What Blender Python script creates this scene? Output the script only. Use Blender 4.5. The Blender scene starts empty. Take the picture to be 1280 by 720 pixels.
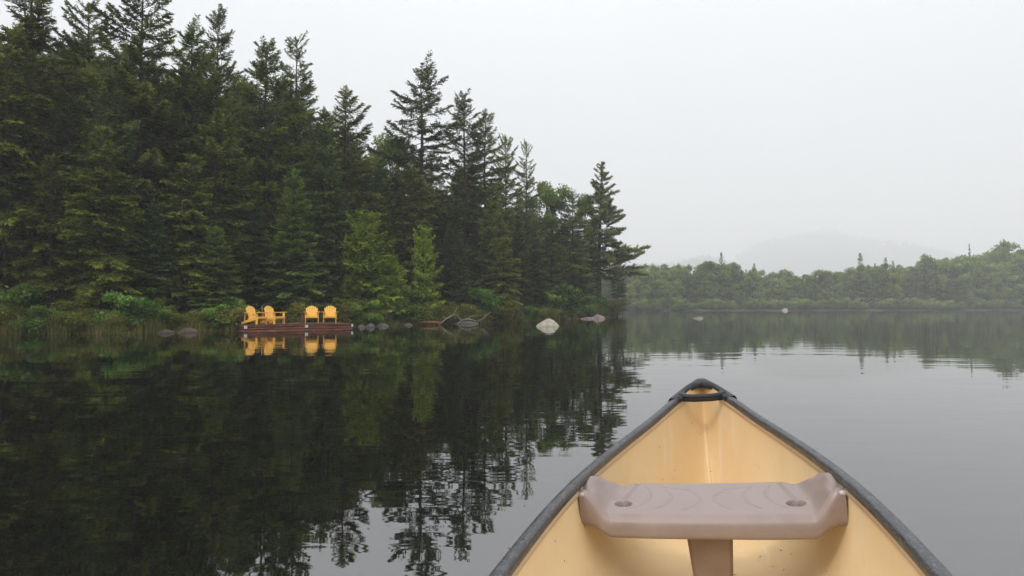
import bpy, math, random
import numpy as np
from mathutils import Vector, Matrix

SC = bpy.context.scene
COL = SC.collection
R_ = math.radians
random.seed(11)

# ------------------------------------------------------------------ camera, sky, sun, exposure
CAMH = 1.1
FPX = 1280 * 24 / 36.0
HZ = 383.5
PITCH = math.atan((HZ - 360) / FPX)
cam_d = bpy.data.cameras.new('camera')
cam = bpy.data.objects.new('camera', cam_d)
COL.objects.link(cam)
cam.location = (0, 0, CAMH)
cam.rotation_euler = (math.pi / 2 + PITCH, 0, 0)
cam_d.lens = 24
cam_d.sensor_width = 36
cam_d.clip_start = 0.05
cam_d.clip_end = 12000
SC.camera = cam

SUN_EL, SUN_AZ = R_(50), R_(222)      # azimuth clockwise from +Y: behind the camera, a little to its left
world = bpy.data.worlds.new('World')
SC.world = world
world.use_nodes = True
wt = world.node_tree
wt.nodes.clear()
w_out = wt.nodes.new('ShaderNodeOutputWorld')
w_bg = wt.nodes.new('ShaderNodeBackground')
w_bg2 = wt.nodes.new('ShaderNodeBackground')
w_add = wt.nodes.new('ShaderNodeAddShader')
w_sky = wt.nodes.new('ShaderNodeTexSky')
w_sky.sky_type = 'NISHITA'
w_sky.sun_disc = False
w_sky.sun_elevation = SUN_EL
w_sky.sun_rotation = SUN_AZ
w_sky.dust_density = 6
w_hs = wt.nodes.new('ShaderNodeHueSaturation')
w_hs.inputs['Saturation'].default_value = 0.25
wt.links.new(w_sky.outputs[0], w_hs.inputs['Color'])
wt.links.new(w_hs.outputs[0], w_bg.inputs['Color'])
w_bg.inputs['Strength'].default_value = 0.05
# the closed cloud deck: an even grey-white layer with slow, faint unevenness
w_tc = wt.nodes.new('ShaderNodeTexCoord')
w_nz = wt.nodes.new('ShaderNodeTexNoise')
w_nz.inputs['Scale'].default_value = 1.6
w_nz.inputs['Detail'].default_value = 3
w_rp = wt.nodes.new('ShaderNodeValToRGB')
w_rp.color_ramp.elements[0].position = 0.3
w_rp.color_ramp.elements[0].color = (0.775, 0.805, 0.85, 1)
w_rp.color_ramp.elements[1].position = 0.7
w_rp.color_ramp.elements[1].color = (0.875, 0.895, 0.93, 1)
wt.links.new(w_tc.outputs['Generated'], w_nz.inputs['Vector'])
wt.links.new(w_nz.outputs['Fac'], w_rp.inputs['Fac'])
wt.links.new(w_rp.outputs[0], w_bg2.inputs['Color'])
# an overcast sky is about three times as bright overhead as at the horizon
w_sep = wt.nodes.new('ShaderNodeSeparateXYZ')
wt.links.new(w_tc.outputs['Generated'], w_sep.inputs[0])
w_mr = wt.nodes.new('ShaderNodeMapRange')
w_mr.inputs['From Min'].default_value = 0.0
w_mr.inputs['From Max'].default_value = 1.0
w_mr.inputs['To Min'].default_value = 0.51
w_mr.inputs['To Max'].default_value = 2.05
wt.links.new(w_sep.outputs['Z'], w_mr.inputs['Value'])
wt.links.new(w_mr.outputs[0], w_bg2.inputs['Strength'])
wt.links.new(w_bg.outputs[0], w_add.inputs[0])
wt.links.new(w_bg2.outputs[0], w_add.inputs[1])
wt.links.new(w_add.outputs[0], w_out.inputs['Surface'])

sun_d = bpy.data.lights.new('sun', 'SUN')
sun_d.energy = 1.5
sun_d.angle = R_(12)
sun_d.color = (1.0, 0.95, 0.87)
sun = bpy.data.objects.new('sun', sun_d)
COL.objects.link(sun)
_sd = Vector((math.sin(SUN_AZ) * math.cos(SUN_EL), math.cos(SUN_AZ) * math.cos(SUN_EL), math.sin(SUN_EL)))
sun.rotation_euler = (-_sd).to_track_quat('-Z', 'Y').to_euler()
sun.location = (0, -20, 60)

SC.view_settings.view_transform = 'Standard'
SC.view_settings.look = 'None'
SC.view_settings.gamma = 1
SC.view_settings.use_curve_mapping = False
SC.view_settings.exposure = 0.0
SC.render.engine = 'CYCLES'
SC.cycles.max_bounces = 8
SC.cycles.diffuse_bounces = 4
SC.cycles.glossy_bounces = 3
SC.cycles.transmission_bounces = 4
SC.cycles.volume_bounces = 3
SC.cycles.transparent_max_bounces = 6
SC.cycles.use_denoising = True
SC.cycles.caustics_reflective = False
SC.cycles.caustics_refractive = False

# ------------------------------------------------------------------ helpers
def tag(o, label=None, cat=None, group=None, kind=None):
    if label: o['label'] = label
    if cat: o['category'] = cat
    if group: o['group'] = group
    if kind: o['kind'] = kind
    return o

def empty(name, loc=(0, 0, 0), rot=(0, 0, 0), scale=(1, 1, 1)):
    o = bpy.data.objects.new(name, None)
    o.empty_display_size = 0.3
    COL.objects.link(o)
    o.location, o.rotation_euler, o.scale = loc, rot, scale
    return o

def mesh_np(name, V, faces, mat, tint=None, smooth=False):
    """faces: list of (M,k) int arrays"""
    me = bpy.data.meshes.new(name)
    V = np.asarray(V, np.float32)
    if isinstance(faces, np.ndarray): faces = [faces]
    faces = [np.asarray(f, np.int32) for f in faces if len(f)]
    me.vertices.add(len(V))
    me.vertices.foreach_set('co', V.ravel())
    loops = np.concatenate([f.ravel() for f in faces])
    tot = np.concatenate([np.full(len(f), f.shape[1], np.int32) for f in faces])
    start = np.concatenate([[0], np.cumsum(tot)[:-1]]).astype(np.int32)
    me.loops.add(len(loops))
    me.loops.foreach_set('vertex_index', loops)
    me.polygons.add(len(tot))
    me.polygons.foreach_set('loop_start', start)
    me.polygons.foreach_set('loop_total', tot)
    me.polygons.foreach_set('use_smooth', np.full(len(tot), smooth, bool))
    if tint is not None:
        a = me.attributes.new('tint', 'FLOAT', 'POINT')
        a.data.foreach_set('value', np.asarray(tint, np.float32))
    me.update(calc_edges=True)
    me.validate()
    if mat: me.materials.append(mat)
    return me

def link(name, me, parent=None, loc=(0, 0, 0), rot=(0, 0, 0), scale=(1, 1, 1)):
    o = bpy.data.objects.new(name, me)
    COL.objects.link(o)
    o.location, o.rotation_euler, o.scale = loc, rot, scale
    if parent: o.parent = parent
    return o

class MB:
    """collects boxes, bars and tubes into one mesh"""
    def __init__(s): s.V, s.F, s.n = [], {}, 0
    def add(s, V, faces):
        for f in faces: s.F.setdefault(len(f), []).append([i + s.n for i in f])
        s.V.extend([tuple(v) for v in V]); s.n += len(V)
    def box(s, c, size, yaw=0, bev=0.0, M=None):
        hx, hy, hz = [v / 2 for v in size]
        b = min(bev, hx * .9, hy * .9, hz * .9)
        pts, fcs = [], []
        if b <= 0:
            for z in (-hz, hz):
                for x, y in ((-hx, -hy), (hx, -hy), (hx, hy), (-hx, hy)): pts.append((x, y, z))
            fcs = [(3, 2, 1, 0), (4, 5, 6, 7)] + [(i, (i + 1) % 4, 4 + (i + 1) % 4, 4 + i) for i in range(4)]
        else:
            rings = [(-hz, b), (-hz + b, 0), (hz - b, 0), (hz, b)]
            for z, ins in rings:
                x, y = hx - ins, hy - ins
                cb = b if ins == 0 else b * .5
                for px, py in ((-x + cb, -y), (x - cb, -y), (x, -y + cb), (x, y - cb), (x - cb, y), (-x + cb, y), (-x, y - cb), (-x, -y + cb)):
                    pts.append((px, py, z))
            for r in range(3):
                for i in range(8):
                    j = (i + 1) % 8
                    fcs.append((r * 8 + i, r * 8 + j, r * 8 + 8 + j, r * 8 + 8 + i))
            fcs.append(tuple(range(7, -1, -1))); fcs.append(tuple(range(24, 32)))
        ca, sa = math.cos(yaw), math.sin(yaw)
        out = []
        for x, y, z in pts:
            if M is not None:
                v = M @ Vector((x, y, z)); out.append((v.x + c[0], v.y + c[1], v.z + c[2]))
            else:
                out.append((c[0] + x * ca - y * sa, c[1] + x * sa + y * ca, c[2] + z))
        s.add(out, fcs)
    def bar(s, p0, p1, w, t, up=(0, 0, 1), bev=0.003):
        p0, p1 = Vector(p0), Vector(p1)
        d = p1 - p0; L = d.length; d.normalize()
        side = d.cross(Vector(up)).normalized(); u2 = side.cross(d).normalized()
        from mathutils import Matrix
        M = Matrix((d, side, u2)).transposed()
        s.box((p0 + p1) / 2, (L, w, t), bev=bev, M=M)
    def tube(s, path, radii, n=8, cap=True):
        path = [Vector(p) for p in path]
        V, F = [], []
        for i, p in enumerate(path):
            d = (path[min(i + 1, len(path) - 1)] - path[max(i - 1, 0)]).normalized()
            a = d.cross(Vector((0, 0, 1)) if abs(d.z) < .95 else Vector((1, 0, 0))).normalized()
            b = d.cross(a)
            for k in range(n):
                t = 2 * math.pi * k / n
                V.append(p + (a * math.cos(t) + b * math.sin(t)) * radii[i])
        for i in range(len(path) - 1):
            for k in range(n):
                j = (k + 1) % n
                F.append((i * n + k, i * n + j, (i + 1) * n + j, (i + 1) * n + k))
        if cap:
            F.append(tuple(range(n - 1, -1, -1))); F.append(tuple(range((len(path) - 1) * n, len(path) * n)))
        s.add(V, F)
    def mesh(s, name, mat, smooth=False):
        return mesh_np(name, np.array(s.V), [np.array(f) for f in s.F.values()], mat, smooth=smooth)
    def build(s, name, mat, parent=None, smooth=False, **k):
        return link(name, s.mesh(name, mat, smooth), parent, **k)

# ---- materials
def new_mat(name):
    m = bpy.data.materials.new(name); m.use_nodes = True
    nt = m.node_tree
    return m, nt, nt.nodes['Principled BSDF']

def nd(nt, typ, **kw):
    n = nt.nodes.new(typ)
    for k, v in kw.items():
        if k.startswith('_'): setattr(n, k[1:], v)
        else: n.inputs[k.replace('__', ' ')].default_value = v
    return n

def ramp(nt, stops):
    r = nt.nodes.new('ShaderNodeValToRGB'); e = r.color_ramp.elements
    while len(e) < len(stops): e.new(0.5)
    for el, (p, c) in zip(e, stops):
        el.position = p; el.color = (*c, 1)
    return r

def simple(name, c0, c1, scale=6, rough=.6, bump=0.0, bscale=30, stretch=(1, 1, 1), spec=.5, detail=5):
    m, nt, b = new_mat(name)
    tc = nt.nodes.new('ShaderNodeTexCoord')
    mp = nd(nt, 'ShaderNodeMapping'); mp.inputs['Scale'].default_value = stretch
    nt.links.new(tc.outputs['Object'], mp.inputs['Vector'])
    n = nd(nt, 'ShaderNodeTexNoise', Scale=scale, Detail=detail, Roughness=.6)
    nt.links.new(mp.outputs[0], n.inputs['Vector'])
    r = ramp(nt, [(.3, c0), (.7, c1)])
    nt.links.new(n.outputs['Fac'], r.inputs['Fac'])
    nt.links.new(r.outputs[0], b.inputs['Base Color'])
    b.inputs['Roughness'].default_value = rough
    b.inputs['Specular IOR Level'].default_value = spec
    if bump:
        n2 = nd(nt, 'ShaderNodeTexNoise', Scale=bscale, Detail=4)
        nt.links.new(mp.outputs[0], n2.inputs['Vector'])
        bp = nd(nt, 'ShaderNodeBump', Strength=.6, Distance=bump)
        nt.links.new(n2.outputs['Fac'], bp.inputs['Height'])
        nt.links.new(bp.outputs[0], b.inputs['Normal'])
    return m

def foliage(name, stops, var=.25, trans=.25):
    m = bpy.data.materials.new(name); m.use_nodes = True
    nt = m.node_tree; nt.nodes.clear()
    out = nt.nodes.new('ShaderNodeOutputMaterial')
    at = nt.nodes.new('ShaderNodeAttribute'); at.attribute_name = 'tint'
    r = ramp(nt, stops)
    nt.links.new(at.outputs['Fac'], r.inputs['Fac'])
    oi = nt.nodes.new('ShaderNodeObjectInfo')
    mr = nd(nt, 'ShaderNodeMapRange'); mr.inputs['To Min'].default_value = 1 - var; mr.inputs['To Max'].default_value = 1 + var
    nt.links.new(oi.outputs['Random'], mr.inputs['Value'])
    hs = nt.nodes.new('ShaderNodeHueSaturation')
    nt.links.new(mr.outputs[0], hs.inputs['Value'])
    mh = nd(nt, 'ShaderNodeMapRange'); mh.inputs['To Min'].default_value = .485; mh.inputs['To Max'].default_value = .515
    ml = nd(nt, 'ShaderNodeMath', _operation='FRACT')
    mm = nd(nt, 'ShaderNodeMath', _operation='MULTIPLY'); mm.inputs[1].default_value = 7.31
    nt.links.new(oi.outputs['Random'], mm.inputs[0]); nt.links.new(mm.outputs[0], ml.inputs[0])
    nt.links.new(ml.outputs[0], mh.inputs['Value']); nt.links.new(mh.outputs[0], hs.inputs['Hue'])
    nt.links.new(r.outputs[0], hs.inputs['Color'])
    d = nt.nodes.new('ShaderNodeBsdfDiffuse'); t = nt.nodes.new('ShaderNodeBsdfTranslucent')
    mx = nt.nodes.new('ShaderNodeMixShader'); mx.inputs[0].default_value = trans
    nt.links.new(hs.outputs[0], d.inputs['Color']); nt.links.new(hs.outputs[0], t.inputs['Color'])
    nt.links.new(d.outputs[0], mx.inputs[1]); nt.links.new(t.outputs[0], mx.inputs[2])
    nt.links.new(mx.outputs[0], out.inputs['Surface'])
    return m

M = {}
M['bark'] = simple('bark', (.030, .022, .016), (.085, .066, .050), 5, .9, .02, 14, (3, 3, .6))
M['palewood'] = simple('palewood', (.16, .135, .11), (.36, .32, .27), 6, .8, .004, 30)
M['rustlog'] = simple('rustlog', (.14, .055, .018), (.26, .11, .03), 5, .85, .004, 30)
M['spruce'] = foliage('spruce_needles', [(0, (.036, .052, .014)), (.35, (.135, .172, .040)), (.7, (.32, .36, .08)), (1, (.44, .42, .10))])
M['openspruce'] = foliage('open_spruce_needles', [(0, (.042, .060, .024)), (.45, (.145, .185, .062)), (1, (.35, .39, .13))])
M['fir'] = foliage('fir_needles', [(0, (.045, .09, .025)), (.45, (.19, .28, .065)), (1, (.46, .54, .13))], .15)
M['bluefir'] = foliage('blue_fir_needles', [(0, (.034, .060, .022)), (.5, (.125, .190, .064)), (1, (.33, .42, .15))])
M['hemlock'] = foliage('hemlock_needles', [(0, (.040, .058, .013)), (.45, (.17, .205, .038)), (.85, (.38, .39, .065)), (1, (.42, .27, .06))])
M['cedar'] = foliage('cedar_sprays', [(0, (.10, .15, .022)), (.45, (.31, .41, .062)), (1, (.56, .64, .11))], .15)
M['pine'] = foliage('pine_needles', [(0, (.07, .095, .042)), (.5, (.23, .27, .105)), (1, (.45, .42, .15))], .1)
M['broadleaf'] = foliage('broadleaf_leaves', [(0, (.10, .15, .040)), (.6, (.19, .26, .07)), (1, (.29, .35, .10))], .25, .35)
M['lime'] = foliage('lime_leaves', [(0, (.12, .15, .025)), (.6, (.23, .25, .04)), (1, (.33, .32, .05))], .15, .35)
M['shrub'] = foliage('shrub_leaves', [(0, (.050, .095, .020)), (.6, (.115, .21, .045)), (1, (.22, .32, .07))], .2, .3)
M['olive'] = foliage('heath_leaves', [(0, (.080, .088, .020)), (.6, (.165, .185, .040)), (1, (.27, .245, .06))], .25, .3)
M['sedge'] = foliage('sedge_blades', [(0, (.09, .09, .028)), (.5, (.16, .165, .045)), (1, (.24, .19, .08))], .05, .3)
M['farforest'] = foliage('far_forest', [(0, (.035, .05, .024)), (.5, (.06, .085, .034)), (1, (.12, .15, .05))], .05, .2)
M['rock'] = simple('rock', (.035, .032, .029), (.11, .10, .09), 5, .9, .03, 9)
M['palerock'] = simple('palerock', (.19, .18, .14), (.46, .43, .34), 3, .9, .03, 7)
M['shaded_brownrock'] = simple('shaded_brownrock', (.035, .025, .018), (.09, .065, .05), 5, .9, .03, 9)  # brown stone, darkened further: the shade it lies in is in the colour
M['pinkrock'] = simple('pinkrock', (.14, .11, .10), (.30, .24, .22), 4, .9, .03, 8)

# ------------------------------------------------------------------ where things stand
def ray(px, py):
    """direction of a photograph pixel in the world, scaled to one metre of depth"""
    x = (px - 640) / FPX; zc = (360 - py) / FPX
    y = math.cos(PITCH) - zc * math.sin(PITCH); z = math.sin(PITCH) + zc * math.cos(PITCH)
    return x / y, z / y
def at(px, D): return ray(px, HZ)[0] * D
def height(py, D, px=640): return CAMH + ray(px, py)[1] * D
SH_PX = [-400, -200, 0, 150, 290, 440, 540, 640, 700, 740, 765]
SH_D = [22, 25.5, 27.6, 27.6, 31.3, 37.5, 42.6, 49.4, 58.6, 68, 78]
def shore_d(px): return float(np.interp(px, SH_PX, SH_D))

LAKE = [(-46, -60), (-48, -20), (-42, 5), (-34, 19), (-27, 25.5), (-20.7, 27.6), (-15.9, 27.6), (-12.8, 31.3), (-8.8, 37.5), (-5, 42.6),
        (0, 49.4), (4.1, 58.6), (8, 68), (11.5, 78), (12.6, 83), (11, 92), (5, 102), (0, 120), (5, 150), (14, 168), (27, 178), (60, 190),
        (85, 199), (125, 208), (168, 216), (230, 214), (262, 150), (240, 0), (200, -80), (60, -110)]
LP = np.array(LAKE, float)
def lake_sd(x, y):
    """distance to the shoreline, positive on land"""
    x = np.asarray(x, float); y = np.asarray(y, float)
    best = np.full(x.shape, 1e9); ins = np.zeros(x.shape, bool)
    for i in range(len(LP)):
        a, b = LP[i], LP[(i + 1) % len(LP)]
        e = b - a
        t = np.clip(((x - a[0]) * e[0] + (y - a[1]) * e[1]) / (e @ e), 0, 1)
        best = np.minimum(best, np.hypot(x - a[0] - t * e[0], y - a[1] - t * e[1]))
        c = ((a[1] > y) != (b[1] > y))
        with np.errstate(divide='ignore', invalid='ignore'):
            xi = a[0] + (y - a[1]) * e[0] / (e[1] if e[1] else 1e-9)
        ins ^= c & (x < xi)
    return np.where(ins, -best, best)
def wav(x, y):
    return (np.sin(x * .9 + 1.3 * np.sin(y * .37)) * np.sin(y * 1.1 + np.sin(x * .6)) * .5 + np.sin(x * 2.3 + y * 1.7) * .25 + np.sin(x * .21 - y * .17) * .6)
def ground_z(x, y):
    s = lake_sd(x, y) + wav(np.asarray(x, float), np.asarray(y, float)) * .35
    far = np.asarray(y, float) > 130
    land = .05 + .42 * (1 - np.exp(-np.maximum(s, 0) / .9)) + np.clip(s - 1, 0, 70) * np.where(far, .035, .13) + np.clip(s, 0, 3) * .06 * wav(np.asarray(x) * 1.7, np.asarray(y) * 1.7)
    land = land + np.where(far, np.clip(s - 4, 0, 80) * np.clip((np.asarray(x, float) - 60) / 120, 0, 1) * .10, 0)
    wet = np.maximum(-1.6, s * .55) + .02
    return np.where(s > 0, land, wet)
def gz(x, y): return float(ground_z(np.array([x]), np.array([y]))[0])

# ------------------------------------------------------------------ setting: ground, water, hills
def axis(segs):
    out = [segs[0][0]]
    for a, b, n in segs: out += list(np.linspace(a, b, n + 1)[1:])
    return np.array(out)
gx = axis([(-5200, -300, 18), (-300, -60, 16), (-60, 24, 150), (24, 300, 56), (300, 5200, 18)])
gy = axis([(-400, -60, 8), (-60, 18, 22), (18, 100, 150), (100, 160, 14), (160, 240, 34), (240, 5900, 30)])
X, Y = np.meshgrid(gx, gy)
Z = ground_z(X, Y)
nx, ny = len(gx), len(gy)
I = np.arange(nx * ny).reshape(ny, nx)
Fq = np.stack([I[:-1, :-1], I[:-1, 1:], I[1:, 1:], I[1:, :-1]], -1).reshape(-1, 4)
M['ground'] = simple('forest_floor', (.024, .024, .011), (.060, .060, .024), 1.2, .95, .05, 3)
tag(link('ground', mesh_np('ground', np.stack([X, Y, Z], -1).reshape(-1, 3), Fq, M['ground'], smooth=True)), kind='structure')

m, nt, b = new_mat('lake_water')
b.inputs['Base Color'].default_value = (.006, .0065, .005, 1)
b.inputs['Roughness'].default_value = .012
b.inputs['IOR'].default_value = 2.95
tc = nt.nodes.new('ShaderNodeTexCoord')
def wave(scale, stretch, rot, detail, dist, prev):
    mp = nt.nodes.new('ShaderNodeMapping'); mp.inputs['Scale'].default_value = stretch; mp.inputs['Rotation'].default_value = (0, 0, rot)
    nt.links.new(tc.outputs['Object'], mp.inputs['Vector'])
    n = nd(nt, 'ShaderNodeTexNoise', Scale=scale, Detail=detail, Roughness=.45, Distortion=.4)
    nt.links.new(mp.outputs[0], n.inputs['Vector'])
    bp = nd(nt, 'ShaderNodeBump', Strength=1.0, Distance=dist)
    nt.links.new(n.outputs['Fac'], bp.inputs['Height'])
    if prev: nt.links.new(prev.outputs[0], bp.inputs['Normal'])
    return bp
bp = wave(.5, (.6, 1.5, 1), .1, 1, .0058, None)
bp = wave(2.2, (.45, 1.4, 1), -.12, 2, .0016, bp)
bp = wave(7, (.5, 1.3, 1), .2, 1, .00022, bp)
nt.links.new(bp.outputs[0], b.inputs['Normal'])
M['water'] = m

# ------------------------------------------------------------------ foliage builders
def leaf_tris(rng, base, d, side, length, K, leaf, width, spread, jit=.22, size=1.0):
    """needle sprays: K pointed leaflets along each twig. base,d,side:(N,3) length:(N,)"""
    N = len(base)
    k = (np.arange(K) + .5) / K
    k = np.broadcast_to(k, (N, K)) + rng.uniform(-.5, .5, (N, K)) / K
    c = base[:, None] + d[:, None] * (length[:, None] * k)[..., None]
    sg = np.where(np.arange(K) % 2 == 0, 1., -1.)
    ang = spread * rng.uniform(.55, 1.25, (N, K))
    e = d[:, None] * np.cos(ang)[..., None] + side[:, None] * (np.sin(ang) * sg)[..., None]
    e = e + rng.normal(0, jit, (N, K, 3))
    e /= np.linalg.norm(e, axis=-1, keepdims=True)
    nrm = np.cross(d, side)[:, None] + rng.normal(0, .38, (N, K, 3))
    w = np.cross(e, nrm); w /= np.linalg.norm(w, axis=-1, keepdims=True) + 1e-9
    ll = leaf * np.broadcast_to(np.asarray(size, float), (N,))[:, None] * rng.uniform(.6, 1.3, (N, K)) * np.clip(1.15 - .45 * k, .5, 1.2)
    a = c - w * (ll * width * .5)[..., None]
    b2 = c + w * (ll * width * .5)[..., None]
    tip = c + e * ll[..., None]
    V = np.stack([a, b2, tip], 2).reshape(-1, 3)
    return V, k

def unit(a): return a / (np.linalg.norm(a, axis=-1, keepdims=True) + 1e-9)

def tube_np(P, r, n):
    """P:(B,S,3) r:(B,S)"""
    B, S, _ = P.shape
    d = unit(np.gradient(P, axis=1))
    ref = np.where(np.abs(d[..., 2:3]) > .9, np.array([1., 0, 0]), np.array([0, 0, 1.]))
    a = unit(np.cross(d, ref)); b2 = np.cross(d, a)
    t = np.arange(n) * 2 * np.pi / n
    V = P[:, :, None] + (a[:, :, None] * np.cos(t)[None, None, :, None] + b2[:, :, None] * np.sin(t)[None, None, :, None]) * r[..., None, None]
    idx = np.arange(B * S * n).reshape(B, S, n)
    j = (np.arange(n) + 1) % n
    F = np.stack([idx[:, :-1], idx[:, :-1][..., j], idx[:, 1:][..., j], idx[:, 1:]], -1).reshape(-1, 4)
    return V.reshape(-1, 3), F

def conifer(name, seed, H, R, base, whorls, per, mat, elev=(-12, 45), droop=.18, tipup=.12, power=.8, irregular=.3,
            spacing=.11, twig=.42, K=7, leaf=.17, width=.42, hang=.1, gaps=.12, asym=None, bare=.18, lumps=.25, trunk_r=None, vj=.2, ej=8, far=False, lean=0.0, limbs=True):
    rng = np.random.default_rng(seed)
    n = whorls * per
    wi = np.repeat(np.arange(whorls), per)
    s = np.clip((wi + rng.uniform(0, .75, n)) / whorls, 0, .992) ** .92
    az = rng.uniform(0, 6.283, n) if asym else (np.tile(np.arange(per) * 6.283 / per, whorls) + wi * 2.4 + rng.normal(0, .3, n))
    prof = (1 - s) ** power * (.55 + .45 * np.clip(s * 6, 0, 1))
    lump = 1 + lumps * (np.sin(az * 2 + s * 9 + seed) * .6 + np.sin(az * 3 - s * 17 + seed * 2.1) * .4)
    L = R * prof * lump * (1 - irregular * rng.uniform(0, 1, n) ** 1.5) + (.05 if far else .18)
    if asym: L, s = asym(rng, s, az, L)
    keep = rng.uniform(0, 1, n) > gaps
    L, s, az = L[keep], s[keep], az[keep]; n = len(L)
    zb = H * (base + (1 - base) * s)
    el = np.radians(elev[0] + (elev[1] - elev[0]) * s ** 1.2 + rng.normal(0, ej, n))
    te = np.tan(el); dr = droop * rng.uniform(.6, 1.5, n) * (1 - .5 * s); tu = tipup * rng.uniform(.5, 1.5, n)
    hx, hy = np.cos(az), np.sin(az)
    trx = lambda z: lean * z + .06 * np.sin(z * .5 + seed) * np.clip(1 - z / H, 0, 1)
    bend = rng.normal(0, .12, n)
    def pt(i, q):
        r = L[i] * q * np.cos(el[i] * .6)
        off = bend[i] * L[i] * q * q
        return np.stack([trx(zb[i]) + hx[i] * r - hy[i] * off, hy[i] * r + hx[i] * off, zb[i] + L[i] * (te[i] * q - dr[i] * q * q + tu[i] * q ** 3)], -1)
    # crown
    nt_ = np.maximum(4, (L * (1 - bare) / spacing).astype(int) * 2)
    bi = np.repeat(np.arange(n), nt_)
    first = np.cumsum(nt_) - nt_
    j = np.arange(len(bi)) - first[bi]
    q = bare + (1 - bare) * ((j + rng.uniform(0, 1, len(bi))) / nt_[bi])
    q = np.clip(q, 0, 1)
    P = pt(bi, q); T = unit(pt(bi, np.minimum(q + .04, 1.04)) - pt(bi, q - .02))
    sg = np.where(j % 2 == 0, 1., -1.)
    lat = unit(np.cross(T, np.array([0, 0, 1.])))
    ang = np.radians(rng.normal(52, 12, len(bi))) * np.clip(1.15 - q * .45, .4, 1)
    d = T * np.cos(ang)[:, None] + lat * (np.sin(ang) * sg)[:, None]
    d[:, 2] += rng.normal(-hang, vj, len(bi))
    d = unit(d)
    tl = np.clip(twig * L[bi] * (1.02 - q) + .14, .14, .75 if not far else 1.6) * rng.uniform(.7, 1.25, len(bi))
    up = np.array([0, 0, 1.]) + rng.normal(0, .28, (len(bi), 3))
    side = unit(np.cross(d, up))
    V, k = leaf_tris(rng, P, d, side, tl, K, leaf, width, .75, size=np.clip(.45 + .75 * L[bi] / R, .45, 1.05))
    bt = rng.uniform(0, 1, n)[bi]
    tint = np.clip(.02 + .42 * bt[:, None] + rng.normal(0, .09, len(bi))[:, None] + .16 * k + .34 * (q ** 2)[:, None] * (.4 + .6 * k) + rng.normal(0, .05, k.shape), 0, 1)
    # leader
    nl = 6 if far else 14
    zt = H * (1 - rng.uniform(0, .05, nl)); dl = unit(np.stack([rng.normal(0, .5, nl), rng.normal(0, .5, nl), np.full(nl, .9)], -1))
    V2, k2 = leaf_tris(rng, np.stack([trx(zt), zt * 0, zt], -1), dl, unit(np.cross(dl, rng.normal(0, 1, (nl, 3)))), np.full(nl, .22), K, leaf * (.6 if far else .8), width, .6)
    Vc = np.concatenate([V, V2]); tc_ = np.concatenate([np.repeat(tint.ravel(), 3), np.full(len(V2), .55)])
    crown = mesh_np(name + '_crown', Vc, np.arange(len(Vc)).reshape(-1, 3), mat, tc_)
    # trunk and limbs
    tr = trunk_r or H * .0115
    S = 16
    zz = np.linspace(-.4, H * .995, S)
    Pt = np.stack([trx(zz), .05 * np.sin(zz * .7 + seed), zz], -1)[None]
    rt = (tr * (1 - np.clip(zz / H, 0, 1)) ** .8 + .012)[None]; rt[0, 0] *= 1.35
    TV, TF = tube_np(Pt, rt, 9)
    if limbs:
        qs = np.linspace(0, .95, 5)
        LB = np.stack([pt(np.arange(n), np.full(n, q_)) for q_ in qs], 1)
        lr = (.010 + .011 * L[:, None]) * (1 - .85 * qs[None])
        LV, LF = tube_np(LB, lr, 4)
        # dead, bare lower limbs
        m0 = 10
        az2 = rng.uniform(0, 6.283, m0); z2 = H * base * rng.uniform(.35, 1.1, m0); l2 = rng.uniform(.3, .9, m0) * R * .7
        qs2 = np.linspace(0, 1, 5)
        DB = np.stack([np.cos(az2)[:, None] * l2[:, None] * qs2 + trx(z2)[:, None], np.sin(az2)[:, None] * l2[:, None] * qs2,
                       z2[:, None] + l2[:, None] * (rng.uniform(-.2, .25, m0)[:, None] * qs2 - .25 * qs2 ** 2)], -1)
        DV, DF = tube_np(DB, .016 * (1 - .8 * qs2[None]) * np.ones((m0, 1)), 4)
        TV, TF = np.concatenate([TV, LV, DV]), np.concatenate([TF, LF + len(TV), DF + len(TV) + len(LV)])
    trunk = mesh_np(name + '_trunk', TV, TF, M['bark'], smooth=True)
    return dict(H=H, crown=crown, trunk=trunk)

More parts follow.
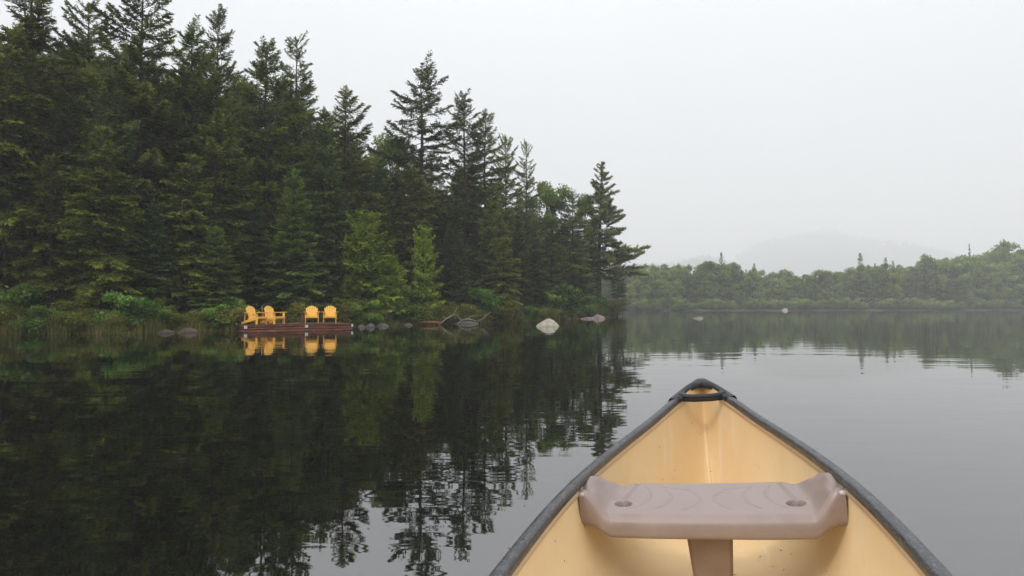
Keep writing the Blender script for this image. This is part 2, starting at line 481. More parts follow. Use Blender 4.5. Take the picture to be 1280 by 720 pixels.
def broadleaf(name, seed, H, R, mat, leaves=9000, leaf=.16, lobes=16, base=.22, stems=1, trunk_r=.13):
    rng = np.random.default_rng(seed)
    zc = rng.uniform(base + .08, .93, lobes); u = (zc - base) / (1 - base)
    rad = R * np.sqrt(np.clip(1 - (u - .4) ** 2 / .38, .08, 1)) * rng.uniform(.35, .8, lobes)
    a = np.arange(lobes) * 2.4 + rng.normal(0, .4, lobes)
    C = np.stack([np.cos(a) * rad, np.sin(a) * rad, zc * H], -1)
    lr = R * rng.uniform(.26, .46, lobes) * (16 / max(16, lobes)) ** .25
    which = rng.integers(0, lobes, leaves)
    dv = unit(rng.normal(0, 1, (leaves, 3)))
    rr = lr[which] * (rng.uniform(0, 1, leaves) ** .5 + np.abs(rng.normal(0, .14, leaves))) * (1 + .25 * np.sin(dv[:, 0] * 5 + which) * np.sin(dv[:, 2] * 6))
    P = C[which] + dv * rr[:, None] * np.array([1, 1, .62])
    P[:, 2] = np.maximum(P[:, 2], .05)
    e = unit(dv * .6 + rng.normal(0, .7, (leaves, 3)) + np.array([0, 0, -.15]))
    w = unit(np.cross(e, np.array([0, 0, 1.]) + rng.normal(0, .6, (leaves, 3))))
    ll = leaf * rng.uniform(.6, 1.35, leaves)
    V = np.stack([P, P + (e * .45 + w * .34) * ll[:, None], P + e * ll[:, None], P + (e * .45 - w * .34) * ll[:, None]], 1).reshape(-1, 3)
    tint = np.clip(.5 + .22 * rng.normal(0, 1, lobes)[which] + rng.normal(0, .14, leaves) + .12 * dv[:, 2], 0, 1)
    crown = mesh_np(name + '_crown', V, np.arange(len(V)).reshape(-1, 4), mat, np.repeat(tint, 4))
    S = 6
    paths, rads = [], []
    for s in range(stems):
        bx, by = (rng.normal(0, .12, 2) if stems > 1 else (0, 0))
        tgt = C[rng.integers(0, lobes)] * (.5 if stems > 1 else .15); tgt[2] = H * .82
        q = np.linspace(0, 1, S)
        paths.append(np.stack([bx + (tgt[0] - bx) * q ** 1.3, by + (tgt[1] - by) * q ** 1.3, -.2 + (tgt[2] + .2) * q], -1))
        rads.append(trunk_r * (1 - .85 * q) / math.sqrt(stems))
    for c in C:
        z0 = max(.12 * H, c[2] - R * .55); q = np.linspace(0, 1, S)
        p0 = np.array([paths[0][0][0], paths[0][0][1], z0])
        paths.append(p0 + (c - p0) * q[:, None] + np.array([0, 0, 1]) * (np.sin(q * 3.14) * .06 * R)[:, None])
        rads.append(trunk_r * .32 * (1 - .8 * q))
    TV, TF = tube_np(np.array(paths), np.array(rads), 6)
    return dict(H=H, crown=crown, trunk=mesh_np(name + '_trunk', TV, TF, M['bark'], smooth=True))

def plant(kind_name, proto, x, y, H, label, cat, group=None, wide=1.0, rot=None, sink=.05, parts=('trunk', 'crown')):
    s = H / proto['H']
    e = empty(kind_name, (x, y, gz(x, y) - sink), (0, 0, random.uniform(0, 6.283) if rot is None else rot), (s * wide, s * wide, s))
    tag(e, label, cat, group)
    link(parts[0], proto['trunk'], e); link(parts[1], proto['crown'], e)
    return e

# ------------------------------------------------------------------ tree prototypes
PT = {}
for i in range(4):
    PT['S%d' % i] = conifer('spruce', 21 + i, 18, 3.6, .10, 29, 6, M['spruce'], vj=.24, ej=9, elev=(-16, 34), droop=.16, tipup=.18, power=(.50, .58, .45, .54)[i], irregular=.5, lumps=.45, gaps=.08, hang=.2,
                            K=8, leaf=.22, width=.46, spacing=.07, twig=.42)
for i in range(3):
    PT['O%d' % i] = conifer('openspruce', 41 + i, 18, 3.3, .20, 27, 6, M['openspruce'], elev=(-18, 30), droop=.10, tipup=.20, power=.5, irregular=.55, lumps=.5, gaps=.12, vj=.28, ej=12, bare=.22, hang=.14,
                            K=8, leaf=.21, width=.46, spacing=.075, twig=.42)
for i in range(2):
    PT['F%d' % i] = conifer('fir', 51 + i, 7, 1.75, .06, 17, 8, M['fir'], vj=.10, ej=3.5, elev=(-16, 42), droop=.16, tipup=.14, power=.85, irregular=.22, lumps=.1, gaps=.03, hang=.05, K=9, leaf=.14, width=.46, spacing=.05, twig=.5, trunk_r=.08)
    PT['B%d' % i] = conifer('bluefir', 61 + i, 11, 2.0, .06, 23, 8, M['bluefir'], elev=(-14, 40), droop=.14, tipup=.12, power=.75, irregular=.3, lumps=.2, gaps=.06, hang=.12, K=8, leaf=.18, width=.46, spacing=.065, twig=.48, trunk_r=.11)
    PT['Y%d' % i] = conifer('hemlock', 71 + i, 9, 2.3, .12, 17, 7, M['hemlock'], elev=(-10, 35), droop=.26, tipup=.05, power=.65, irregular=.45, lumps=.4, gaps=.1, hang=.18, K=8, leaf=.18, width=.48, spacing=.06, twig=.46, trunk_r=.10)
    PT['C%d' % i] = conifer('cedar', 81 + i, 6.5, 2.1, .03, 19, 8, M['cedar'], vj=.3, elev=(5, 58), droop=.38, tipup=.16, power=.55, irregular=.45, lumps=.4, gaps=.1, hang=.4, K=9, leaf=.18, width=.62, spacing=.065, twig=.5, trunk_r=.10)
for i in range(2):
    PT['D%d' % i] = broadleaf('broadleaf', 91 + i, 13, 3.0, M['broadleaf'], 16000, .24, 42)

def pine_asym(rng, s, az, L):
    # long limbs low on the crown, sweeping out over the lake
    toward = np.clip(np.cos(az), -1, 1)
    low = np.clip(1 - s * 1.25, 0, 1)
    L = L * (1 + 0.85 * low * np.clip(toward, 0, 1) ** 1.5 - .25 * low * np.clip(-toward, 0, 1))
    return L, s
PT['P'] = conifer('pine', 7, 17, 3.2, .24, 25, 7, M['pine'], elev=(-4, 46), droop=.10, tipup=.06, power=.78, irregular=.45, lumps=.5, gaps=.1, bare=.28,
                  hang=-.12, K=10, leaf=.28, width=.40, spacing=.065, twig=.42, asym=pine_asym, vj=.38, ej=9, trunk_r=.30, lean=.028)

# ------------------------------------------------------------------ hand-placed trees of the near bank (pixel of tip, metres behind the waterline)
HERO = [
 (-60, -60, 5, 'S0', 1.1, 'spruce_tree', 'dark spruce at the edge of the picture, its tip out of view'),
 (32, -28, 6, 'S1', 1.15, 'spruce_tree', 'very tall dense dark spruce whose tip leaves the picture, second along the bank'),
 (105, 8, 8, 'S2', .85, 'spruce_tree', 'slim spruce tip between the two tallest dark spruces'),
 (172, -14, 6, 'S3', 1.12, 'spruce_tree', 'broadest tall spruce above the hemlocks, tip touching the top of the picture'),
 (236, 36, 7, 'S0', .95, 'spruce_tree', 'dense spruce just beside the tall open-crowned spruce with bare trunk'),
 (268, 18, 8, 'O0', .72, 'spruce_tree', 'narrow open spruce with dark bare trunk and tufted pointed tip'),
 (330, 60, 7, 'S2', .95, 'spruce_tree', 'tall spruce of the twin pair above the dock, nearer the open spruce'),
 (368, 50, 8, 'O1', .85, 'spruce_tree', 'tall upturned-limbed spruce of the twin pair above the dock'),
 (430, 112, 7, 'S1', 1.05, 'spruce_tree', 'broad round-topped dark green spruce behind the bright cedar'),
 (526, 88, 9, 'O2', 1.2, 'spruce_tree', 'tall spruce with wide layered open crown standing clear against the sky'),
 (580, 118, 9, 'O0', .9, 'spruce_tree', 'pointed open spruce showing its bare trunk, beside the wide layered one'),
 (606, 142, 9, 'S3', .85, 'spruce_tree', 'dark dense spruce leaning against the pointed open one'),
 (632, 172, 11, 'S0', .7, 'spruce_tree', 'shoulder-high dark spruce filling the slope of the skyline'),
 (658, 180, 10, 'O1', .6, 'spruce_tree', 'thin ragged spruce with few branches poking above the lower trees'),
 (716, 243, 7, 'S2', .95, 'spruce_tree', 'rusty dark spruce next to the leaning pine on the point'),
 (752, 204, 2.5, 'P', 1.0, 'pine_tree', 'big leaning pine on the point with long limbs reaching over the lake'),
 (690, 222, 13, 'D0', .8, 'broadleaf_tree', 'pale green broadleaf crown showing behind the rusty spruce near the point'),
 (488, 165, 12, 'D1', .75, 'broadleaf_tree', 'pale green broadleaf crown in the gap under the wide layered spruce'),
 (732, 240, 9, 'D1', .5, 'broadleaf_tree', 'thin pale airy broadleaf sprig between rusty spruce and leaning pine'),
 (772, 318, 4.5, 'B0', .95, 'fir_tree', 'small dark fir at the tip of the point behind the pine trunk'),
 (366, 215, 2.2, 'F0', 1.0, 'fir_tree', 'neat layered green fir rising right behind the dock chairs'),
 (404, 140, 4.5, 'B1', 1.0, 'fir_tree', 'slim bluish fir spire above and behind the layered dock fir'),
 (270, 285, 1.8, 'F1', 1.12, 'fir_tree', 'small yellow-green fir by the end of the dock nearest the shrubs'),
 (125, 162, 2.2, 'Y0', .95, 'hemlock_tree', 'taller yellowish hemlock with drooping boughs above the sedge bank'),
 (62, 195, 2.6, 'Y1', .8, 'hemlock_tree', 'yellowish hemlock with a thin bare lower trunk, near the picture edge'),
 (5, 40, 3.0, 'Y0', 1.0, 'hemlock_tree', 'green-lit dense hemlock cut by the picture edge'),
 (238, 195, 3.2, 'Y1', 1.0, 'hemlock_tree', 'ragged olive hemlock with pale dead limbs behind the small fir'),
 (190, 250, 3.0, 'B0', .9, 'fir_tree', 'shaded fir between the yellowish hemlock and the ragged one'),
 (318, 235, 4.5, 'B1', .9, 'fir_tree', 'dim fir in the dark gap beside the layered dock fir'),
 (458, 272, 2.0, 'C0', 1.0, 'cedar_tree', 'bright yellow-green bushy cedar at the water beyond the dock'),
 (488, 325, 1.6, 'C1', 1.0, 'cedar_tree', 'lower bright cedar leaning out beside the tall bright cedar'),
 (438, 300, 3.4, 'C1', .8, 'cedar_tree', 'half-hidden cedar behind the end of the dock'),
 (517, 212, 4.0, 'Y1', .9, 'hemlock_tree', 'tall olive spire with brownish boughs past the cedars'),
 (530, 290, 1.8, 'C0', .72, 'cedar_tree', 'yellow-green cedar between the olive spire and driftwood'),
 (562, 283, 4.0, 'B0', .85, 'fir_tree', 'first of two small matching fir spires above the driftwood'),
 (574, 292, 3.6, 'B1', .85, 'fir_tree', 'second of two small matching fir spires, farther from the dock'),
 (612, 253, 4.5, 'Y0', .75, 'hemlock_tree', 'brown-tinged narrow hemlock spire above the green shrubs'),
 (630, 298, 2.0, 'Y1', .95, 'hemlock_tree', 'yellow-green hemlock with layered boughs near the pale boulder'),
 (648, 270, 6.5, 'B0', .85, 'fir_tree', 'dark fir behind the layered hemlock near the pale boulder'),
 (668, 290, 5.0, 'B1', .9, 'fir_tree', 'green fir above the pale boulder'),
 (690, 285, 5.0, 'S3', .95, 'spruce_tree', 'short full spruce between the boulder and the point'),
 (740, 300, 5.5, 'B1', .9, 'fir_tree', 'dark fir close behind the pine on its landward side'),
 (352, 300, 5.0, 'B0', .85, 'fir_tree', 'shadowed young fir tucked behind the layered dock fir'),
 (408, 285, 3.5, 'B0', .95, 'fir_tree', 'dark young fir behind the two chairs facing the lake'),
]
placed = []
for px, py, off, k, wd, nm, lab in HERO:
    D = shore_d(px) + off
    x = at(px, D)
    g = gz(x, D)
    H = height(py, D) - g + .05
    e = plant(nm, PT[k], x, D, H, lab, nm.split('_')[0] + ' tree', None, wd * (PT[k]['H'] / H) ** .35, rot=0.0 if k == 'P' else None)
    if k == 'P': e.location.x -= .028 * H * .85
    placed.append((x, D))

ENV_PX = [-400, 0, 60, 140, 210, 300, 400, 470, 500, 560, 640, 700, 735, 770]
ENV_PY = [-30, 40, 55, 55, 70, 95, 138, 192, 195, 212, 235, 280, 320, 345]
rng = np.random.default_rng(5)
n_fill = 0
for _ in range(6000):
    px = rng.uniform(-330, 772); off = rng.uniform(4, 34) if rng.random() < .7 else rng.uniform(3, 9)
    D = shore_d(px) + off; x = at(px, D)
    if lake_sd(np.array([x]), np.array([D]))[0] < 2.6: continue
    if min((x - a) ** 2 + (D - b_) ** 2 for a, b_ in placed) < 2.0 ** 2: continue
    lim = np.interp(px, ENV_PX, ENV_PY) - 10 + 95 * rng.random() ** 1.4
    H = height(lim, D) - gz(x, D)
    if H < 3.5: continue
    H = min(H, rng.uniform(14, 20))
    k = rng.choice(['S0', 'S1', 'S2', 'S3', 'B0', 'B1', 'O1', 'O2'] if H > 9 else ['B0', 'B1', 'Y0', 'S2', 'B0'])
    nm = {'S': 'spruce_tree', 'O': 'spruce_tree', 'B': 'fir_tree', 'Y': 'hemlock_tree'}[k[0]]
    plant(nm, PT[k], x, D, H, {'S': 'dark conifer crowded in the shade behind the lakeside trees', 'O': 'dark conifer crowded in the shade behind the lakeside trees',
          'B': 'dark conifer crowded in the shade behind the lakeside trees', 'Y': 'dark conifer crowded in the shade behind the lakeside trees'}[k[0]],
          'conifer', 'dark conifers behind the lakeside trees', rng.uniform(.85, 1.15) * (PT[k]['H'] / H) ** .35)
    placed.append((x, D)); n_fill += 1
    if n_fill >= 225: break
print('fill trees', n_fill)

# ------------------------------------------------------------------ shrubs and sedge along the bank
SHR = {
 'green0': broadleaf('shrub', 101, 1.5, .95, M['shrub'], 4200, .13, 12, .05, 4, .03),
 'green1': broadleaf('shrub', 102, 1.5, 1.05, M['shrub'], 4200, .12, 12, .05, 4, .03),
 'olive0': broadleaf('heath', 103, 1.0, .9, M['olive'], 3600, .085, 14, .03, 5, .02),
 'olive1': broadleaf('heath', 104, 1.0, 1.0, M['olive'], 3600, .085, 14, .03, 5, .02),
 'lime0': broadleaf('limebush', 105, 1.4, .8, M['lime'], 2600, .12, 10, .08, 3, .025),
}
def shrub(px, off, H, k, label, group=None, wide=1.0):
    D = shore_d(px) + off
    plant('shrub', SHR[k], at(px, D), D, H, label, 'shrub', group, wide, sink=.08, parts=('stem', 'leaves'))
HS = [
 (26, .8, 1.75, 'green0', 1.0, 'leafy green shrub taller than the sedge, near the picture edge'),
 (158, .6, 1.5, 'green1', 1.1, 'deep green rounded shrub below the yellowish hemlock'),
 (95, 1.6, 1.3, 'lime0', 1.3, 'lime green bush under the taller hemlock'),
 (205, 1.3, 1.1, 'lime0', .9, 'small yellow-green bush between the deep green shrub and the small fir'),
 (283, .9, 1.35, 'green0', .9, 'green shrub against the shaded side of the dock'),
 (417, 1.0, 1.0, 'green1', 1.0, 'low green shrub behind the two chairs that face the lake'),
 (510, .9, 1.9, 'green1', 1.0, 'bluish green shrub beside the lower bright cedar'),
 (563, .5, 1.35, 'lime0', .8, 'bright yellow bush directly above the pale driftwood branch'),
 (604, 1.0, 2.1, 'green0', 1.05, 'large round green shrub past the driftwood'),
 (705, 1.2, 2.7, 'green0', 1.0, 'largest bright green shrub on the bank before the point'),
 (690, 1.8, 2.0, 'green1', 1.0, 'green shrub leaning on the largest bank shrub, nearer the boulder'),
 (728, 1.0, 1.9, 'green1', 1.1, 'dark green shrub between the largest bank shrub and the pine'),
 (750, .9, 1.8, 'green0', 1.0, 'green shrub at the foot of the leaning pine'),
 (763, .7, 1.6, 'olive1', 1.1, 'last olive bush at the very tip of the point'),
]
for px, off, H, k, wd, lab in HS: shrub(px, off, H, k, lab, None, wd)
r2 = np.random.default_rng(8)
px = -240
while px < 760:
    D = shore_d(px)
    k = r2.choice(['olive0', 'olive1', 'olive0', 'green1'])
    H = r2.uniform(.65, 1.15) * (1 if k[0] == 'o' else 1.1)
    if not (296 < px < 445 and r2.random() < .6):
        shrub(px, r2.uniform(.15, .9), H, k, 'low olive heath bush in the continuous fringe along the waterline', 'heath bushes fringing the waterline', r2.uniform(.9, 1.25))
    px += FPX / D * r2.uniform(.55, 1.0)

NB = 15000
px = r2.uniform(-330, 770, NB); Dd = np.interp(px, SH_PX, SH_D) + r2.normal(.05, .35, NB)
bx = (px - 640) / FPX * Dd
sd = lake_sd(bx, Dd); ok = (sd > -.55) & (sd < 1.6) & ~((px > 296) & (px < 445) & (sd < .5))
px, Dd, bx = px[ok], Dd[ok], bx[ok]; NB = len(px)
bz = np.maximum(ground_z(bx, Dd), -.15) - .03
hh = r2.uniform(.3, .85, NB) * np.where(px < 300, 1.0, .75) * (.7 + .3 * np.sin(px * .11))
th = r2.uniform(0, 6.283, NB); ln = r2.uniform(.05, .4, NB) * hh
ww = .018 + .012 * r2.random(NB)
P0 = np.stack([bx, Dd, bz], -1); dirv = np.stack([np.cos(th), np.sin(th), th * 0], -1); wv = np.stack([-np.sin(th), np.cos(th), th * 0], -1)
mid = P0 + dirv * (ln * .35)[:, None] + np.stack([th * 0, th * 0, hh * .62], -1)
tip = P0 + dirv * ln[:, None] + np.stack([th * 0, th * 0, hh], -1)
V = np.stack([P0 - wv * ww[:, None], P0 + wv * ww[:, None], mid + wv * ww[:, None] * .7, mid - wv * ww[:, None] * .7, tip], 1).reshape(-1, 3)
i5 = np.arange(NB)[:, None] * 5
tag(link('sedge', mesh_np('sedge', V, [i5 + np.array([0, 1, 2, 3]), i5 + np.array([3, 2, 4])], M['sedge'], np.repeat(r2.random(NB), 5))),
    'brownish green sedge growing in a ragged strip along the near waterline', 'sedge', kind='stuff')

# ------------------------------------------------------------------ rocks and driftwood
def rock(name, px, D, size, mat, label, seed, cat='rock', rot=0, zoff=0, group=None, p=1.7, lean=.15):
    # size: width, depth, height above the waterline
    rg = np.random.default_rng(seed)
    n, mrow = 40, 14
    ph = rg.uniform(0, 6.28, 8)
    cuts = [(unit(np.array([math.cos(a_), math.sin(a_), rg.uniform(.3, 1.6)])), rg.uniform(.62, .86)) for a_ in rg.uniform(0, 6.28, 7)]
    V = []
    for i in range(mrow + 1):
        rho = i / (mrow - 2)
        for j in range(n):
            a = 2 * math.pi * j / n
            e = 1 + .10 * math.sin(2 * a + ph[0]) + .07 * math.sin(3 * a + ph[1]) + .04 * math.sin(7 * a + ph[2])
            zz = 1 - min(rho, 1.3) ** p if rho <= 1 else -(rho - 1) * 4
            q = np.array([rho * e * math.cos(a) + lean * zz, rho * e * math.sin(a), zz * (1 + .06 * math.sin(5 * a + 6 * rho + ph[3]))])
            for nn, dd in cuts:
                ex = q @ nn - dd
                if ex > 0: q = q - nn * ex * .8
            q = q + rg.normal(0, .012, 3) * (i > 0)
            V.append(q * np.array([size[0] / 2, size[1] / 2, size[2]]))
    F = [(i * n + j, (i + 1) * n + j, (i + 1) * n + (j + 1) % n, i * n + (j + 1) % n) for i in range(mrow) for j in range(n)]
    o = link(name, mesh_np(name, np.array(V), np.array(F), mat, smooth=True), None, (at(px, D), D, zoff), (0, 0, rot))
    return tag(o, label, cat, group)
rock('boulder', 684, 38.5, (1.36, 1.0, .50), M['palerock'], 'rounded pale cream boulder standing in the water off the bank', 3, 'boulder', .2, -.02, lean=-.18, p=2.5)
rock('rock', 735, 62, (1.5, 1.0, .18), M['pinkrock'], 'flat low reddish rock awash near the point, farther from the point tip', 4, zoff=.02)
rock('rock', 748, 64, (1.5, 1.0, .42), M['pinkrock'], 'pointed pinkish rock awash next to the flat one near the point', 5, zoff=.02)
rock('rock', 452, 36.2, (.4, .4, .16), M['rock'], 'small grey rock next to the end of the dock', 6, zoff=.03)
rock('rock', 463, 36.8, (.55, .5, .2), M['rock'], 'grey rock second from the end of the dock', 7, zoff=.03)
rock('rock', 478, 38.2, (.7, .5, .16), M['rock'], 'wide grey rock third from the end of the dock', 8, zoff=.03)
rock('rock', 511, 40.5, (.5, .5, .12), M['rock'], 'low grey rock below the bluish green shrub', 9, zoff=.03)
rock('rock', 207, 28.6, (.62, .5, .13), M['shaded_brownrock'], 'brownish rock at the waterline below the yellow-green bush', 10, zoff=.05)
rock('rock', 236, 29.2, (.8, .6, .17), M['shaded_brownrock'], 'wider brownish rock at the waterline nearest the dock', 11, zoff=.05)
rock('rock', 584, 44.0, (1.5, .7, .2), M['rock'], 'long grey rock among the driftwood roots', 12, zoff=.03)
rock('rock', 873, 64, (1.1, .8, .2), M['pinkrock'], 'small pinkish rock alone in open water', 13, zoff=.0)
rock('rock', 981, 192, (1.8, 1.6, .7), M['palerock'], 'pale rock at the edge of the far shore', 14, zoff=.1)

def wood(name, px, D, segs, mat, label, z0=.05, n=7):
    mb = MB()
    for path, r0, r1 in segs:
        k = len(path)
        mb.tube(path, [r0 + (r1 - r0) * i / (k - 1) for i in range(k)], n)
    o = mb.build(name, mat, None, smooth=True, loc=(at(px, D), D, z0))
    return tag(o, label, 'driftwood')
wood('driftwood', 548, 41.6, [([(0, 0, -.1), (.35, .05, .22), (.55, .1, .36), (.95, .15, .62), (1.1, .15, .95)], .05, .02), ([(.45, .1, .3), (.25, .2, .5), (.3, .2, .62)], .03, .012),
      ([(-.3, .1, -.05), (-.1, .1, .2), (-.05, .12, .38)], .035, .012), ([(.95, .15, .62), (1.2, .1, .5)], .025, .01)], M['palewood'], 'bleached forked branch rising from the water below the yellow bush')
wood('driftwood', 529, 41.2, [([(-.3, 0, .1), (.4, .05, .12), (1.05, .1, .08)], .09, .07), ([(.9, .1, .1), (1.15, .1, .32)], .03, .015)], M['rustlog'], 'orange-brown log lying along the waterline beside the forked branch')
wood('driftwood', 572, 43.2, [([(0, 0, -.08), (.3, 0, .22), (.7, .1, .28), (1.2, .1, .12)], .05, .03), ([(.25, 0, .2), (.0, .1, .42)], .03, .012), ([(.7, .1, .27), (.8, .1, .45), (1.3, .1, .5)], .03, .012),
      ([(1.2, .1, .1), (1.6, .2, .3), (2.1, .2, .75)], .035, .014), ([(1.7, .2, .35), (1.75, .2, .7)], .022, .01)], M['palewood'], 'tangle of grey roots and sticks past the forked branch')
snag = next(o for o in COL.objects if o.get('label', '').startswith('ragged olive hemlock'))
for pth, r0 in (([(0, 0, 4.55), (-.12, -.5, 4.75), (-.05, -.9, 5.1), (.12, -1.2, 5.42), (.38, -1.3, 5.5)], .035), ([(0, 0, 3.0), (-.1, -.6, 2.9), (-.45, -1.1, 2.55), (-.85, -1.3, 2.3)], .03),
               ([(0, 0, 3.2), (.25, -.7, 3.4), (.5, -1.2, 3.75)], .022)):
    ca, sa = math.cos(-snag.rotation_euler.z), math.sin(-snag.rotation_euler.z)
    mb = MB()
    mb.tube([((x * ca - y * sa) / snag.scale.x, (x * sa + y * ca) / snag.scale.y, z / snag.scale.z) for x, y, z in pth], [r0 * (1 - .7 * i / len(pth)) for i in range(len(pth))], 7)
    tag(mb.build('dead_limb', M['palewood'], snag, True), 'pale bare dead limb')

# ------------------------------------------------------------------ dock with chairs
m, nt, b = new_mat('dock_timber')
tc = nt.nodes.new('ShaderNodeTexCoord'); mp = nt.nodes.new('ShaderNodeMapping'); mp.inputs['Scale'].default_value = (.6, 5, 5)
nt.links.new(tc.outputs['Object'], mp.inputs[0])
n1 = nd(nt, 'ShaderNodeTexNoise', Scale=2.2, Detail=6, Roughness=.65); nt.links.new(mp.outputs[0], n1.inputs['Vector'])
r = ramp(nt, [(.3, (.075, .025, .013)), (.55, (.18, .066, .034)), (.75, (.32, .13, .07))]); nt.links.new(n1.outputs['Fac'], r.inputs[0])
oi = nt.nodes.new('ShaderNodeObjectInfo'); hs = nt.nodes.new('ShaderNodeHueSaturation')
mr = nd(nt, 'ShaderNodeMapRange'); mr.inputs['To Min'].default_value = .7; mr.inputs['To Max'].default_value = 1.5
nt.links.new(oi.outputs['Random'], mr.inputs['Value']); nt.links.new(mr.outputs[0], hs.inputs['Value'])
nt.links.new(r.outputs[0], hs.inputs['Color']); nt.links.new(hs.outputs[0], b.inputs['Base Color']); b.inputs['Roughness'].default_value = .7
M['timber'] = m
M['bracket'] = simple('bracket_metal', (.55, .56, .57), (.75, .76, .77), 8, .5)
M['darkpost'] = simple('post_wood', (.06, .025, .015), (.13, .06, .035), 6, .8, .002, 40)
M['chair'] = simple('chair_paint', (.86, .47, .075), (.93, .55, .10), 5, .5, .0008, 60, (1, 1, 3))
DD = 30.4
dx0 = at(306.5, DD)
DYAW = R_(38)
dock = empty('dock', (dx0, DD, 0), (0, 0, DYAW))
tag(dock, 'low reddish brown timber dock floating at the bank with chairs on it', 'dock')
DL, DW, DT = 5.16, 2.75, .30      # length along local x, depth along local y, top height
mb = MB()
nb = 34
for i in range(nb):
    w_ = DL / nb
    mb.box((w_ * (i + .5), DW / 2, DT - .019), (w_ - .012, DW + .04 + random.uniform(-.01, .01), .036), bev=.004)
mb.build('deck', M['timber'], dock)
for k, z in enumerate((.236, .122, .006)):
    for nm, c, s in (('front', (DL / 2, .05 + .012 * (k == 1), z), (DL - .02 * k, .10, .082)), ('back', (DL / 2, DW - .05, z), (DL - .02 * k, .10, .082)),
                     ('side', (.05, DW / 2, z), (.097, DW - .206, .082)), ('side', (DL - .05, DW / 2, z), (.097, DW - .206, .082))):
        mb = MB(); mb.box(c, s, bev=.010); mb.build('timber', M['timber'], dock)
for x_ in (.045, DL * .545, DL - .045):
    mb = MB(); mb.box((x_, -.008, .185), (.15 if x_ > 1 and x_ < 4.8 else .10, .014, .13), bev=.004)
    if x_ < 1: mb.box((-.008, .05, .185), (.014, .12, .13), bev=.004)
    mb.build('bracket', M['bracket'], dock)

def dock_pt(x, y): return Vector((dx0 + x * math.cos(DYAW) - y * math.sin(DYAW), DD + x * math.sin(DYAW) + y * math.cos(DYAW), DT))

def chair(loc, yaw, label):
    """armchair of broad slats, facing local -y"""
    c = empty('adirondack_chair', loc, (0, 0, yaw)); tag(c, label, 'chair', 'yellow chairs on the dock')
    cm = M['chair']
    fz, rz = .335, .185               # seat height at its front and rear
    yf, yr = -.30, .22
    mb = MB()
    for i in range(6):                # seat slats, following the slope
        t = (i + .5) / 6; y = yf + (yr - yf) * t; z = fz + (rz - fz) * t + .012
        mb.bar((-.265, y, z), (.265, y, z), .079, .018, up=(0, .28, 1))
    mb.bar((-.265, yf - .05, fz - .028), (.265, yf - .05, fz - .028), .018, .09)
    mb.build('seat', cm, c)
    mb = MB()                         # fan of back slats with a rounded top
    for i in range(7):
        u = (i - 3) / 3
        top = .70 - .115 * u * u
        b0 = Vector((u * .205, yr - .03, rz + .01)); d = Vector((u * .085, .36, 1)).normalized()
        mb.bar(b0, b0 + d * top, .074, .018, up=(0, -1, .36), bev=.008)
    mb.bar((-.25, yr + .035, rz + .05), (.25, yr + .035, rz + .05), .04, .07)
    mb.bar((-.31, yr + .165, .455), (.31, yr + .165, .455), .04, .06)
    mb.build('backrest', cm, c)
    for s in (-1, 1):
        mb = MB(); mb.box((s * .295, yf + .02, .27), (.03, .11, .54), bev=.004); mb.build('leg', cm, c)
        mb = MB()
        mb.bar((s * .278, yf - .06, fz - .035), (s * .278, .62, .055), .028, .11); mb.build('side_rail', cm, c)
        mb = MB()
        mb.bar((s * .335, yf - .09, .550), (s * .305, .40, .522), .14, .024, bev=.008)
        mb.build('armrest', cm, c)
        mb = MB(); mb.bar((s * .30, .385, .512), (s * .295, .42, .16), .06, .028); mb.build('rear_post', cm, c)
    return c
def chair_at(px, off):
    # a point on the deck under a photograph column, off metres back from its front edge
    best = min((abs(640 + FPX * dock_pt(x, off).x / dock_pt(x, off).y - px), x) for x in np.linspace(0, DL, 600))
    p = dock_pt(best[1], off); return (p.x, p.y, p.z)
chair(chair_at(321, .62), R_(68), 'yellow slatted armchair in profile at the end of the dock nearest the shrubs')
chair(chair_at(343.5, .66), R_(64), 'yellow slatted armchair in profile, second along the dock beside the slender brown post')
chair(chair_at(390, 1.15), R_(17), 'yellow slatted armchair facing the lake, beside the stout brown post')
chair(chair_at(412.5, 1.15), R_(13), 'yellow slatted armchair facing the lake, nearest the end of the dock by the cedars')

p = chair_at(359, .6)
mb = MB(); mb.tube([(-.03, 0, 0), (0, 0, .16), (.035, 0, .36)], [.036, .034, .04], 8); mb.box((.04, 0, .385), (.14, .11, .05), bev=.01)
tag(mb.build('post', M['darkpost'], None, loc=p), 'slender brown wooden post with a flared cap leaning on the dock', 'post')
p = chair_at(379, .35)
mb = MB(); mb.box((0, 0, .19), (.15, .15, .38), bev=.012); mb.box((0, 0, .395), (.13, .13, .035), bev=.008)
tag(mb.build('post', M['darkpost'], None, loc=p), 'stout square brown post at the middle of the dock front', 'post')
for px_, D_, h_, lab in ((302, 32.6, 1.05, 'thin pale stake among the shrubs at the end of the dock'), (327.5, 31.9, .85, 'thin pale stake behind the first two yellow chairs')):
    x_ = at(px_, D_)
    mb = MB(); mb.tube([(0, 0, -.3), (.01, 0, h_ * .6), (.0, .01, h_)], [.022, .02, .016], 6)
    tag(mb.build('stake', M['palewood'], None, True, loc=(x_, D_, max(.05, gz(x_, D_)) if px_ < 310 else DT)), lab, 'stake')

